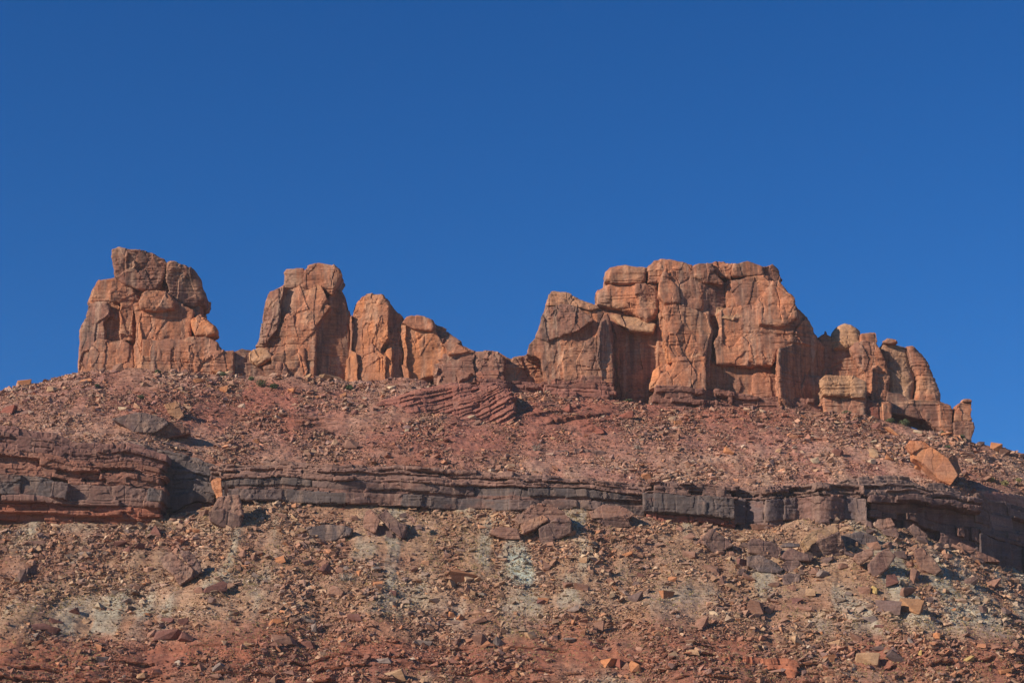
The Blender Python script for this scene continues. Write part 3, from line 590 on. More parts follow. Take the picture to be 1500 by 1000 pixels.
bedded('rock_ledge', 'left thin shelf of dark slabs on the upper middle slope', 'rock ledge', 806, 895, itp([(800, 660), (840, 655), (900, 660)]), itp([(800, 674), (900, 676)]), K(316.4), thin('bed', 3, 1, 1.2, .1, (.19, .11, .09), .5, 2.5, .5, 12), 4, 981, endj=1.6)
bedded('rock_ledge', 'right thin shelf of dark slabs on the upper middle slope', 'rock ledge', 905, 1000, itp([(900, 664), (950, 658), (1010, 666)]), itp([(900, 682), (1010, 678)]), K(316), thin('bed', 3, 1, 1.4, .1, (.19, .11, .09), .5, 2.5, .5, 13), 4, 985, endj=1.8)
bedded('rock_ledge', 'faint low shelf in the scree above the alcove', 'rock ledge', 330, 480, itp([(320, 640), (480, 642)]), itp([(320, 650), (480, 652)]), K(317.5), thin('bed', 2, 1, 1.0, .3, (.25, .12, .09), .3, 2.0, .5, 14), 3, 987, endj=2.5)
bedded('rock_ledge', 'brown layered ledge on the skyline at the right edge', 'rock ledge', 1408, 1620, itp([(1400, 652), (1440, 655), (1500, 676), (1620, 730)]), itp([(1400, 676), (1440, 706), (1500, 716), (1620, 780)]), lambda u: 327+.10*(u-1400)+.4*np.sin(u/9.), thin('bed', 5, 1, 3.0, .0, (.22, .125, .09), .4, 4, .5, 15), 9, 991, endj=1.5)
bedded('rock_ledge', 'low brown beds under the grey roof-like slab', 'rock ledge', 172, 288, itp([(160, 622), (220, 622), (300, 628)]), itp([(160, 640), (300, 646)]), K(320.2), thin('bed', 4, 1, 1.1, -.1, (.23, .115, .085), .4, 2.4, .5, 41), 4, 997, endj=2.)
bedded('rock_outcrop', 'dark red outcrop of tilted beds under the stepped ridge', 'rock outcrop', 548, 752, itp([(540, 582), (575, 568), (625, 548), (660, 540), (720, 542), (755, 552), (770, 572)]), itp([(540, 600), (600, 605), (650, 614), (745, 618), (770, 618)]), lambda u: 326.3+.3*np.sin(u/11.), [('bed', 1, -.2, 1.6, .35, (.30, .12, .085), .2), ('bed', 1, .4, 1.3, .35, (.26, .10, .072), .2), ('bed', 1, .05, 1.8, .35, (.29, .115, .08), .2), ('bed', 1, .6, 1.2, .3, (.27, .105, .075), .2), ('bed', 1, .2, 2, .35, (.32, .13, .09), .2)], 15, 1001, dip=(.10, .27, -.012), endj=.6, mat=M_ROCK, relief=.55, upz=.85, top_round=2.0, h=.12)
bedded('rock_ledge', 'thin dark red beds along the foot of the big massif', 'rock ledge', 956, 1204, itp([(950, 563), (1030, 567), (1100, 574), (1204, 583)]), itp([(950, 603), (1204, 612)]), itp([(950, 339.9), (1030, 340.1), (1042, 341.0), (1204, 341.2)]), thin('bed', 6, 1, .9, -.1, (.20, .09, .065), .2, 3, .4, 31), 8, 1051, mat=M_ROCK)  # red beds, tinted darker to paint in the shade of the undercut
bedded('rock_ledge', 'dark red beds under the stout block at the left of the massif', 'rock ledge', 800, 898, itp([(790, 553), (898, 556)]), itp([(790, 588), (898, 592)]), K(340.2), thin('bed', 6, 1, .9, -.2, (.25, .105, .075), .2, 3, .4, 33), 6, 1053, mat=M_ROCK)
bedded('rock_ledge', 'shadowed dark beds below the low saddle wall', 'rock ledge', 700, 806, itp([(690, 552), (740, 556), (806, 562)]), itp([(690, 582), (806, 586)]), lambda u: 340.4+1.6*np.clip((u-742)/8., 0, 1), thin('bed', 5, 1, 1.0, -.2, (.23, .10, .075), .2, 2.4, .5, 35), 6, 1055, mat=M_ROCK)
for (nm, u0, u1, va, vb_, sd) in (('brick red ledge in the bottom left corner', -20, 75, 958, 984, 1), ('broken red ledge low on the slope left of the middle', 240, 420, 966, 992, 2), ('low red ledge at the bottom middle of the slope', 640, 800, 958, 985, 3), ('red ledge at the bottom right of the middle', 870, 960, 960, 982, 4), ('red ledge of cracked blocks toward the bottom right', 1030, 1150, 954, 990, 5)):
    g = ground((u0+u1)/2, vb_-2); yy = g[1]
    bedded('rock_ledge', nm, 'rock ledge', u0, u1, itp([(u0-20, va+6), ((u0+u1)/2, va), (u1+20, va+7)]), itp([(u0, vb_+4), (u1, vb_+4)]), (lambda yy, sd: lambda u: yy+.55+.5*np.sin(u/17.+sd)+.35*np.sin(u/5.3+sd))(yy, sd), thin('bed', 4, 1, 1.5, .0, (.31, .11, .057), .1, 2.0, .45, 20+sd), 4, 1020+sd, endj=3.2, mat=M_ROCK, upz=.6)
print('ledges', round(time.time()-T0, 1))
# ------------------------------------------------------------------ boulders traced one by one
def pts(z, P):
    ox, oy, s = {0: (0, 0, 1), 5: (0, 540, 3), 6: (500, 540, 3), 7: (1000, 540, 3), 8: (1000, 740, 5), 9: (1180, 600, 4.547)}[z]
    return [(ox+x/s, oy+y/s) for x, y in P]
LAND = []
def traced(label, short, z, pieces, seed, name='boulder', h=.09, gv=None, **kw):
    bl = []
    allp = np.array([p for pc in pieces for p in pts(z, pc[1])]); b = allp[:, 1].max(); ub = allp[allp[:, 1].argmax(), 0]
    g = ground(float(np.mean(allp[:, 0])), gv or min(b-1, 1040.)); 
    for part, P_, dy, yaw, pitch, r, tint, var in pieces:
        P2 = np.array(pts(z, P_)); wm = np.ptp(P2[:, 0])*.1; hm = np.ptp(P2[:, 1])*.1
        bl.append(Block(part, P2, dy, yaw, pitch, r, max(1.2, .75*min(wm, 2.2*hm)+.5), tint, var, None, g[1]+.25, False, .09))
    LAND.append((float(np.mean(allp[:, 0])), float(np.mean(allp[:, 1])), short))
    kk = dict(tanmix=.22, big=.08, med=.06, small=.05, bedamp=.13, crack=.06); kk.update(kw)
    return formation(name, label, 'boulder', bl, seed, None, h, M_LEDGE, .5, **kk)
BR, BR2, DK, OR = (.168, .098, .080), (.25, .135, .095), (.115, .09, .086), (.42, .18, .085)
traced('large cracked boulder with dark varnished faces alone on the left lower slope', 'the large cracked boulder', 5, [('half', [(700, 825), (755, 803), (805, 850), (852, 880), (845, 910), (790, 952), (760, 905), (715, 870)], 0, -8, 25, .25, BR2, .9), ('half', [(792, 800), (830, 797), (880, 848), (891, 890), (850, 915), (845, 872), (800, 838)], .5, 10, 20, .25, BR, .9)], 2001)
traced('bright orange upright slab perched before the alcove', 'the orange upright slab', 5, [('slab', [(910, 490), (955, 470), (972, 478), (978, 560), (950, 572), (930, 530)], -.9, -22, 4, .15, OR, .0), ('slab', [(970, 474), (1000, 478), (1016, 542), (985, 567), (974, 560)], -.8, -4, 4, .15, (.44, .2, .1), .0)], 2011, gv=768)
traced('brown layered pedestal rock beneath the orange upright slab', 'the layered pedestal rock', 5, [('upper_bed', [(955, 565), (1050, 552), (1066, 645), (1000, 640), (925, 625), (945, 590)], .6, 0, 8, .25, BR2, .3), ('lower_bed', [(912, 625), (985, 618), (1066, 650), (1060, 690), (1010, 714), (920, 667)], 0, 4, -4, .25, BR, .4)], 2021, bedamp=.15)
traced('flat dark table-like slab with a pale shadowed gap beneath', 'the flat dark slab', 0, [('slab', [(449, 773), (470, 769), (500, 769), (516, 774), (513, 783), (482, 794), (456, 786)], 0, 0, 10, .2, DK, .7)], 2031)
traced('cluster of sharp leaning shards below the middle ledge', 'the leaning shards', 6, [('shard', [(110, 690), (285, 680), (288, 745), (120, 740)], .5, 0, 25, .2, BR, .3), ('shard', [(90, 695), (105, 620), (130, 613), (172, 662), (150, 720)], .2, -14, 15, .12, BR2, .2), ('shard', [(160, 640), (200, 618), (252, 668), (292, 690), (270, 745), (215, 705)], 0, 8, 22, .15, BR, .3), ('shard', [(270, 640), (290, 612), (332, 660), (318, 684)], .3, -5, 20, .12, BR2, .2), ('shard', [(180, 700), (225, 700), (235, 745), (195, 745)], -.4, 0, 10, .12, BR, .3)], 2041)
traced('broad rounded mound of collapsed brown beds under the middle ledge', 'the mound of collapsed beds', 6, [('top_beds', [(765, 655), (830, 597), (920, 588), (985, 628), (1012, 672), (900, 668), (780, 684)], .9, 0, 22, .25, BR2, .2), ('slab', [(785, 680), (890, 638), (908, 662), (850, 702), (800, 722)], .1, -6, 25, .2, (.3, .15, .09), .2), ('round_block', [(868, 700), (955, 655), (1012, 675), (1008, 722), (950, 747), (870, 745)], -.2, 6, 6, .35, BR, .3), ('slab', [(648, 722), (690, 694), (772, 700), (787, 747), (720, 749)], .0, -4, 14, .2, BR2, .2), ('slab', [(858, 742), (930, 730), (942, 762), (880, 773)], -.7, 0, 5, .15, BR, .4)], 2051, bedamp=.16)
traced('stack of two thin brown slabs right of the collapsed mound', 'the two thin slabs', 6, [('slab', [(1090, 628), (1150, 598), (1230, 603), (1292, 635), (1262, 655), (1100, 655)], .4, 0, 25, .15, BR2, .2), ('slab', [(1108, 664), (1252, 640), (1275, 692), (1180, 700)], .0, 4, -8, .15, BR, .4)], 2061, bedamp=.14)
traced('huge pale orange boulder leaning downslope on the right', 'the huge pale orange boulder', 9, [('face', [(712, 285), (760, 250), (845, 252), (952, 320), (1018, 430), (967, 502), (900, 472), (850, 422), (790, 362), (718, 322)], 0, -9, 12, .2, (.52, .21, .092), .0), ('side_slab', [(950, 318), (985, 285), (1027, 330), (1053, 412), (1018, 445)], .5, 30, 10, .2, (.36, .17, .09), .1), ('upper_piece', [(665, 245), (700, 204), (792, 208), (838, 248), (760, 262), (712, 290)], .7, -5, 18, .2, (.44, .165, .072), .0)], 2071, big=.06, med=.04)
traced('dark wedge boulder left of the right-hand boulder pile', 'the dark wedge boulder', 8, [('wedge', [(143, 245), (220, 175), (332, 250), (372, 290), (240, 362), (168, 290)], 0, 6, 10, .25, BR, .7), ('wedge', [(100, 270), (190, 165), (225, 175), (150, 250), (165, 290)], .3, -12, 20, .2, BR2, .2)], 2081)
traced('square brown block with a pale top in the boulder pile', 'the square brown block', 8, [('block', [(483, 262), (510, 233), (692, 275), (722, 320), (722, 412), (600, 382), (488, 342)], .4, 3, 3, .2, BR, .6)], 2091)
traced('long dark slab tipped down below the square brown block', 'the long dark slab', 8, [('slab', [(473, 370), (560, 360), (690, 420), (748, 467), (700, 492), (560, 484), (478, 442)], -.1, 0, 22, .2, DK, .6)], 2101)
traced('rounded stack of thin beds in the middle of the boulder pile', 'the rounded stack of beds', 8, [('lower_bed', [(718, 430), (760, 400), (850, 398), (893, 450), (880, 494), (760, 494)], 0, 2, 4, .3, BR, .4), ('middle_bed', [(718, 375), (790, 308), (862, 338), (962, 370), (942, 404), (760, 400)], .4, 4, 14, .2, BR, .4), ('top_bed', [(708, 292), (760, 258), (862, 270), (862, 302), (730, 308)], .6, 0, 25, .15, DK, .5)], 2111, bedamp=.15)
traced('small squared grey block at the foot of the boulder pile', 'the squared grey block', 8, [('block', [(728, 512), (770, 488), (862, 498), (860, 582), (738, 582)], 0, 3, 8, .15, (.17, .115, .10), .4)], 2121)
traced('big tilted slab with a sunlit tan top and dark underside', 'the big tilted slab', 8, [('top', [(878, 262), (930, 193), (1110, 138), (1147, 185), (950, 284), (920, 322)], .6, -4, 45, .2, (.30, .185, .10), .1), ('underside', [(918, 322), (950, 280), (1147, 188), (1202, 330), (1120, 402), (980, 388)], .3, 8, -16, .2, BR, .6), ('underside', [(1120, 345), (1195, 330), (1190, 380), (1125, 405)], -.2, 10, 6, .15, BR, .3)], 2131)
traced('low shadowed boulder behind the big tilted slab', 'the low shadowed boulder', 8, [('body', [(1128, 242), (1180, 213), (1300, 188), (1422, 228), (1432, 272), (1280, 304), (1200, 294)], 1.0, 2, 10, .3, DK, .6)], 2141)
traced('pair of rounded boulders split by a gap right of the tilted slab', 'the pair of rounded boulders', 8, [('left_piece', [(1248, 392), (1270, 348), (1340, 318), (1402, 308), (1392, 362), (1300, 434)], .4, -6, 14, .35, BR2, .2), ('right_piece', [(1358, 422), (1440, 330), (1512, 308), (1562, 370), (1500, 462), (1420, 532), (1368, 492)], 0, 4, 8, .4, BR, .3)], 2151)
traced('cracked slumped blocks leaning against the columns', 'the cracked slumped blocks', 9, [('block', [(455, 775), (480, 728), (572, 718), (600, 768), (580, 775), (500, 800)], .3, -5, 12, .2, BR2, .4), ('block', [(500, 803), (590, 776), (634, 822), (612, 852), (520, 834)], 0, 0, 10, .2, BR, .4)], 2161)
traced('pointed brown block right of the slumped blocks', 'the pointed brown block', 9, [('block', [(675, 785), (720, 758), (818, 830), (802, 884), (730, 852)], 0, 6, 10, .2, BR, .4)], 2171)
traced('large tilted brown slab leaning in front of the columns', 'the leaning brown slab', 9, [('slab', [(480, 690), (520, 625), (560, 615), (640, 640), (740, 740), (720, 760), (620, 770), (560, 715)], .4, -6, 14, .2, (.19, .115, .095), .5)], 2181)
traced('long low wedge rock pointing right below the shaded ledge', 'the long low wedge rock', 9, [('wedge', [(978, 918), (1030, 878), (1082, 900), (1262, 990), (1305, 1012), (1200, 1012), (1060, 985)], 0, 8, 12, .2, BR2, .2)], 2191)
traced('ragged brown boulder standing below the overhanging slab', 'the ragged brown boulder', 7, [('body', [(1018, 797), (1050, 783), (1102, 830), (1143, 880), (1112, 908), (1050, 882)], 0, 4, 8, .25, BR2, .3)], 2201)
traced('upright dark pillar slab detached from the columns', 'the dark pillar slab', 7, [('slab', [(642, 602), (675, 590), (702, 630), (692, 685), (660, 685)], -.4, -8, 4, .15, (.17, .11, .095), .4)], 2211)
traced('grey roof-like slab above the left ledge', 'the grey roof-like slab', 0, [('slab', [(163, 613), (185, 606), (208, 604), (240, 612), (248, 620), (225, 634), (195, 632), (180, 622)], 0, 2, 10, .2, (.165, .112, .095), .6), ('base', [(225, 622), (250, 616), (276, 626), (278, 635), (240, 642), (205, 640)], .9, 10, -8, .2, (.22, .105, .075), .3)], 2221, name='rock_slab')
traced('orange block at the top of the roof-like slab', 'the orange block on top', 0, [('block', [(240, 592), (258, 587), (264, 595), (270, 608), (262, 615), (246, 606)], .2, 0, 8, .2, (.40, .20, .10), .1)], 2231)
print('traced boulders', round(time.time()-T0, 1))
HAZE = .00009
# ------------------------------------------------------------------ single rocks
rs = np.random.RandomState(77)
HULLS = []
def hull(n, seed, flat=1.0, boxy=True):
    r = np.random.RandomState(seed); bm = bmesh.new()
    for _ in range(n):
        p = r.uniform(-1, 1, 3)
        if boxy: p = np.sign(p)*np.abs(p)**.45
        else: p = p/np.linalg.norm(p)
        bm.verts.new(Vector(p))
    bmesh.ops.convex_hull(bm, input=bm.verts[:]); bmesh.ops.delete(bm, geom=[v for v in bm.verts if not v.link_faces], context='VERTS')
    bmesh.ops.triangulate(bm, faces=bm.faces[:]); bm.verts.index_update()
    V = np.array([v.co[:] for v in bm.verts]); T = np.array([[v.index for v in f.verts] for f in bm.faces]); bm.free()
    V -= (V.max(0)+V.min(0))/2; V /= (np.ptp(V, axis=0)/2); V[:, 2] *= flat
    return V, T
def rot(rx, ry, rz):
    cx, sx, cy, sy, cz, sz = np.cos(rx), np.sin(rx), np.cos(ry), np.sin(ry), np.cos(rz), np.sin(rz)
    o = np.empty(np.shape(rx)+(3, 3)); 
    o[..., 0, 0] = cz*cy; o[..., 0, 1] = cz*sy*sx-sz*cx; o[..., 0, 2] = cz*sy*cx+sz*sx
    o[..., 1, 0] = sz*cy; o[..., 1, 1] = sz*sy*sx+cz*cx; o[..., 1, 2] = sz*sy*cx-cz*sx
    o[..., 2, 0] = -sy; o[..., 2, 1] = cy*sx; o[..., 2, 2] = cy*cx
    return o
def small_rock(u, v, wpx, hpx, tint, var, roll, seed):
    """an angular stone: a random hull, cut finer and roughened, sitting in the scree"""
    g = ground(u, min(v+.35*hpx, 1035)); 
    if g is None: return None
    dist = np.linalg.norm(g-CAM); m = dist/F; c = at(u, v, g[1]+.12*wpx*m)
    bm = bmesh.new(); r = np.random.RandomState(seed)
    ax = np.array([wpx*m/2, max(.6*wpx, hpx)*m/2*r.uniform(.7, 1.1), hpx*m/2])
    for _ in range(13):
        p = r.uniform(-1, 1, 3); p = np.sign(p)*np.abs(p)**.62; bm.verts.new(Vector(p))
    bmesh.ops.convex_hull(bm, input=bm.verts[:]); bmesh.ops.delete(bm, geom=[q for q in bm.verts if not q.link_faces], context='VERTS')
    bmesh.ops.triangulate(bm, faces=bm.faces[:]); bmesh.ops.subdivide_edges(bm, edges=bm.edges[:], cuts=2, use_grid_fill=True)
    bmesh.ops.triangulate(bm, faces=bm.faces[:]); bm.verts.index_update()
    V = np.array([q.co[:] for q in bm.verts]); T = np.array([[q.index for q in f.verts] for f in bm.faces]); bm.free()
    V -= (V.max(0)+V.min(0))/2; V /= (np.ptp(V, axis=0)/2); V *= ax
    V = V @ rot(np.array(r.uniform(-.25, .25)), np.array(R(-roll)), np.array(r.uniform(-.5, .5))).T
    s = ax.min(); V += s*.10*np.stack([fbm(V/(s*.9)+7*k+seed, 60+k, 2) for k in range(3)], 1)
    cc, _ = cell((V/(s*1.1)+seed).astype(np.float32), 9); ti = np.empty((len(V), 4)); ti[:, :3] = np.array(tint)*(1+.12*cc[:, None]); ti[:, 3] = var
    o = link('rock', make_mesh('rock', V, T, ti, False, M_STONE)); o.location = c
    return o
O_, T_, B_, D_, Rd, G_, Pl = 'orange', 'tan', 'brown', 'dark brown', 'red', 'grey', 'pale'
CT_ = {O_: (.43, .185, .085), T_: (.40, .245, .14), B_: (.265, .14, .095), D_: (.15, .095, .08), Rd: (.27, .095, .065), G_: (.24, .18, .15), Pl: (.50, .37, .24), 'yellow': (.44, .30, .11), 'maroon': (.19, .085, .065)}
ROCKS = [(230, 781, 20, 18, 'maroon', 0), (32, 845, 12, 22, D_, 10), (46, 838, 20, 14, D_, 20), (57, 918, 32, 10, 'maroon', 8), (76, 926, 22, 12, 'maroon', 50), (82, 909, 22, 8, 'maroon', 0), (316, 862, 36, 16, 'maroon', 18), (293, 864, 16, 9, B_, 0), (184, 881, 15, 7, G_, 10), (248, 931, 40, 14, 'maroon', 8), (272, 934, 18, 14, 'maroon', -20), (244, 908, 22, 8, 'maroon', 0), (270, 911, 14, 14, 'maroon', 30), (222, 928, 22, 9, B_, 25), (151, 967, 20, 9, G_, 0), (322, 976, 18, 12, G_, 0), (57, 805, 12, 10, T_, -20), (177, 797, 18, 10, 'maroon', 0), (185, 807, 16, 10, 'maroon', 10), (205, 800, 14, 10, 'maroon', 0), (52, 795, 26, 6, B_, 5), (68, 821, 20, 6, B_, 15), (355, 812, 14, 10, B_, 30), (376, 817, 16, 10, B_, 0),
 (440, 779, 18, 9, T_, 35), (411, 820, 18, 10, O_, 10), (449, 824, 15, 9, B_, 0), (480, 836, 22, 14, 'maroon', -25), (494, 868, 24, 18, B_, -15), (553, 856, 16, 11, O_, -10), (445, 868, 12, 7, O_, 10), (677, 842, 38, 24, O_, 12), (663, 856, 10, 13, T_, 0), (521, 905, 24, 12, 'maroon', -10), (404, 910, 22, 9, O_, 15), (418, 938, 38, 15, B_, 5), (450, 945, 22, 12, 'maroon', 0), (704, 937, 16, 20, B_, 40), (730, 941, 12, 12, G_, -30), (700, 910, 26, 8, B_, 15), (580, 991, 28, 16, T_, 15), (607, 834, 12, 11, B_, 0), (793, 881, 12, 9, 'maroon', 0), (527, 839, 12, 8, O_, 0), (620, 943, 24, 12, G_, 0), (560, 968, 26, 8, G_, 0), (662, 900, 10, 9, O_, 0), (676, 905, 12, 8, O_, -30), (460, 920, 8, 14, G_, 0),
 (832, 857, 14, 11, B_, 0), (850, 860, 22, 11, B_, -15), (933, 875, 24, 13, D_, 10), (976, 871, 22, 11, O_, -8), (1026, 913, 20, 18, B_, 0), (894, 852, 18, 11, B_, 0), (890, 838, 14, 9, B_, 0), (840, 893, 18, 9, G_, 25), (877, 917, 20, 14, B_, 0), (930, 977, 16, 20, O_, 20), (892, 972, 26, 14, O_, 5), (912, 972, 18, 14, Rd, 0), (1045, 834, 30, 12, B_, -20), (1057, 850, 14, 16, B_, -20), (1012, 814, 24, 11, B_, -10), (1105, 888, 26, 22, B_, 10), (1126, 893, 16, 12, B_, 0), (1089, 826, 20, 14, 'maroon', -10), (834, 938, 18, 9, G_, 10), (918, 917, 14, 11, B_, 0), (802, 830, 12, 13, B_, 0), (855, 820, 12, 10, T_, 30), (875, 825, 16, 8, B_, 30), (920, 812, 16, 8, O_, 30), (796, 880, 14, 10, O_, 0), (1075, 862, 26, 7, T_, -35), (962, 840, 14, 5, D_, 0), (985, 848, 12, 8, O_, 0),
 (1305, 851, 18, 17, 'maroon', 10), (1338, 843, 14, 20, B_, -25), (1329, 868, 20, 16, B_, 0), (1301, 890, 34, 22, D_, -5), (1334, 887, 32, 23, 'tan orange', -8), (1275, 907, 20, 13, G_, -5), (1289, 917, 16, 5, 'maroon', 0), (1170, 940, 22, 13, T_, -10), (1223, 943, 18, 8, T_, 10), (1252, 934, 20, 12, B_, -25), (1271, 965, 32, 18, T_, -12), (1287, 951, 24, 10, D_, 12), (1312, 963, 26, 14, D_, -35), (1215, 965, 18, 12, O_, 0), (1422, 853, 20, 14, D_, 10), (1455, 852, 13, 18, B_, -30), (1440, 892, 10, 12, D_, 0), (1475, 896, 14, 11, D_, -20), (1371, 931, 12, 8, O_, 0), (1473, 983, 18, 8, O_, 0), (1346, 956, 8, 8, 'yellow', 0), (1417, 967, 20, 12, 'yellow', 0), (1182, 892, 26, 8, B_, 0), (1168, 880, 16, 9, 'maroon', 0), (1205, 841, 14, 12, G_, -20), (1266, 865, 18, 11, B_, 0), (1281, 864, 10, 12, 'yellow', 0), (1361, 881, 14, 12, D_, 15), (1187, 868, 13, 13, T_, 0), (1325, 855, 14, 10, T_, 0), (1160, 862, 12, 8, B_, 10), (1100, 848, 26, 8, B_, -35),
 (1194, 675, 14, 10, Pl, 10), (1226, 664, 16, 11, 'maroon', 0), (1280, 665, 13, 13, T_, 0), (1278, 676, 13, 8, Pl, 0), (1277, 647, 13, 5, Pl, 0), (1307, 633, 28, 6, O_, -42), (1299, 640, 14, 5, B_, -10), (1386, 637, 18, 7, O_, -5), (1346, 685, 12, 10, O_, 0), (1356, 692, 12, 10, B_, 0), (1303, 670, 14, 8, O_, 0), (1459, 656, 16, 12, O_, -20), (1472, 662, 18, 11, B_, -10), (1284, 624, 15, 10, 'maroon', 0), (1067, 662, 16, 9, O_, -40), (1345, 633, 14, 5, Pl, -20), (1495, 668, 12, 8, B_, 0), (1437, 650, 9, 6, D_, 0),
 (35, 561, 20, 9, O_, 8), (77, 571, 15, 8, T_, 0), (128, 558, 20, 6, O_, 5), (180, 599, 15, 6, Pl, 0), (328, 571, 15, 9, O_, 10), (292, 559, 17, 7, O_, 0), (427, 573, 12, 6, O_, 0), (411, 632, 10, 8, B_, 20), (448, 620, 12, 8, B_, 10), (12, 600, 24, 12, Rd, 0), (520, 605, 10, 8, 'maroon', 0), (515, 652, 20, 13, B_, 0), (880, 631, 14, 12, Rd, 0), (828, 600, 20, 10, Rd, 0), (917, 610, 22, 12, Rd, 10), (572, 568, 13, 8, Pl, 0), (948, 698, 16, 10, O_, 0), (288, 778, 10, 9, O_, -25), (172, 540, 16, 12, B_, 20), (148, 542, 10, 8, B_, 0), (318, 545, 16, 6, O_, 0), (335, 547, 14, 8, T_, 0), (450, 552, 16, 7, T_, 0), (485, 552, 32, 6, T_, -3), (345, 505, 1, 1, B_, 0), (1140, 660, 9, 6, T_, 0), (1100, 705, 14, 8, B_, 0), (620, 745, 12, 10, B_, 0), (1048, 765, 26, 9, B_, 0), (1032, 769, 14, 9, B_, 20), (1115, 772, 36, 9, B_, 0), (1085, 768, 12, 8, G_, 0), (1090, 800, 14, 10, D_, 0), (1152, 815, 12, 9, D_, 20), (1168, 826, 14, 9, D_, -10), (1186, 812, 16, 10, D_, 15), (1192, 836, 14, 10, B_, 0), (1212, 822, 18, 10, D_, 10), (1236, 830, 16, 9, B_, -15), (1244, 812, 14, 9, D_, 0), (1300, 800, 16, 10, B_, 20), (1318, 812, 18, 11, D_, 0), (1332, 826, 12, 9, B_, 0), (1276, 780, 14, 9, D_, 0), (1290, 770, 18, 8, B_, 10), (1310, 782, 16, 9, D_, -10), (1075, 812, 16, 9, B_, 0), (1085, 838, 14, 8, D_, 20), (1132, 856, 16, 8, B_, 0), (1065, 790, 12, 8, B_, 0), (1375, 800, 16, 9, D_, 0), (1388, 815, 14, 9, B_, 0), (1010, 786, 16, 9, B_, 20), (995, 775, 12, 7, B_, 0), (880, 748, 14, 8, B_, 0), (705, 755, 14, 8, B_, 0), (855, 775, 12, 8, B_, 0), (612, 772, 14, 9, D_, 0), (520, 760, 12, 8, B_, 0), (590, 755, 12, 9, D_, 0), (345, 735, 10, 8, B_, 0), (300, 752, 14, 8, B_, 20), (275, 765, 12, 8, B_, 20), (1350, 790, 20, 12, D_, 10), (1405, 806, 22, 12, B_, -20), (1365, 778, 16, 10, D_, -15), (1430, 822, 20, 11, D_, -25), (1280, 800, 20, 12, B_, 10), (1222, 792, 16, 9, D_, -20), (1120, 830, 16, 9, D_, 15)]
CT_['tan orange'] = (.42, .22, .11)
LAND += [(216, 500, 'the broad leftmost butte'), (445, 545, 'the second tower'), (548, 550, 'the orange fin'), (660, 600, 'the dark red outcrop'), (900, 590, 'the massif'), (1240, 600, 'the tan bedded block'), (1412, 640, 'the small pinnacle'), (850, 668, 'the left thin shelf'), (955, 672, 'the right thin shelf'), (60, 690, 'the jutting left ledge'), (765, 830, 'the pale green soil patch'), (1015, 745, 'the bulging dark ledge'), (600, 720, 'the longest dark ledge'), (1090, 970, 'the cracked red ledge'), (720, 972, 'the low red ledge'), (330, 980, 'the broken red ledge'), (677, 842, 'the orange cube-shaped rock'), (1318, 888, 'the two big side-by-side rocks'), (60, 918, 'the maroon flagstones'), (405, 645, 'the faint low shelf')]
ROCKS = [r for r in ROCKS if r[2] > 2]
taken = [(r[0], r[1], r[2]) for r in ROCKS]+[(a, b, 60) for a, b, c in LAND if b > 700]
tries = 0; pal = [B_, B_, T_, T_, O_, 'maroon', G_, D_, Pl]
while len(ROCKS) < 292 and tries < 6000:
    tries += 1; u = rs.uniform(8, 1492); v = rs.uniform(575, 995)
    if v < v_ridge(u)+10 or (v_top(u)-32 < v < v_bot(u)+4): continue
    if any((u-a)**2+(v-b)**2 < (c*.55+13)**2 for a, b, c in taken): continue
    wd = float(np.clip(rs.lognormal(2.15, .25), 6.5, 15)) * (.85 if v < 700 else 1.05); nm = pal[rs.randint(len(pal))]
    if v < 700 and nm in (G_, D_): nm = 'maroon'
    ROCKS.append((u, v, wd, wd*rs.uniform(.45, .8), nm, rs.uniform(-30, 30))); taken.append((u, v, wd))
def sector(du, dv):
    a = math.degrees(math.atan2(-dv, du)) % 360
    return ['right of', 'up and right of', 'straight above', 'up and left of', 'left of', 'down and left of', 'straight below', 'down and right of'][int(((a+22.5) % 360)//45)]
keyed = {}
for i, (u, v, a, b, nm, roll) in enumerate(ROCKS):
    cand = sorted(((u-x)**2+(1.3*(v-y))**2, x, y, s) for x, y, s in LAND if (u-x)**2+(v-y)**2 > 14**2)
    best = None
    for d, x, y, s in cand[:4]:
        kx = (s, sector(u-x, v-y)); n = len(keyed.get(kx, []))
        if best is None or n < best[0]-0: best = (n, d, kx)
        if n == 0: break
    keyed.setdefault(best[2], []).append((best[1], i))
LAB = {}
for (s, dr), lst in keyed.items():
    for k, (d, i) in enumerate(sorted(lst)):
        u, v, a, b, nm, roll = ROCKS[i]; size = 'big' if a >= 28 else 'medium' if a >= 17 else 'small'; shape = 'flat' if b/a < .5 else 'blocky' if b/a > .8 else 'angular'
        LAB[i] = f"{size} {nm} {shape} rock, " + ['nearest', 'second nearest', 'third nearest', 'fourth nearest', 'fifth nearest', 'sixth nearest', 'seventh nearest'][min(k, 6)] + f" {dr} {s}"
for i, (u, v, a, b, nm, roll) in enumerate(ROCKS):
    o = small_rock(u, v, a*1.08, b*1.08, np.array(CT_[nm])*rs.uniform(.9, 1.1), .5 if nm in (D_, B_, G_) else .15, roll+rs.uniform(-6, 6), 3000+i)
    if o: tag(o, LAB[i], 'rock', 'loose rocks lying on the scree slope')
print('rocks', len(ROCKS), round(time.time()-T0, 1))
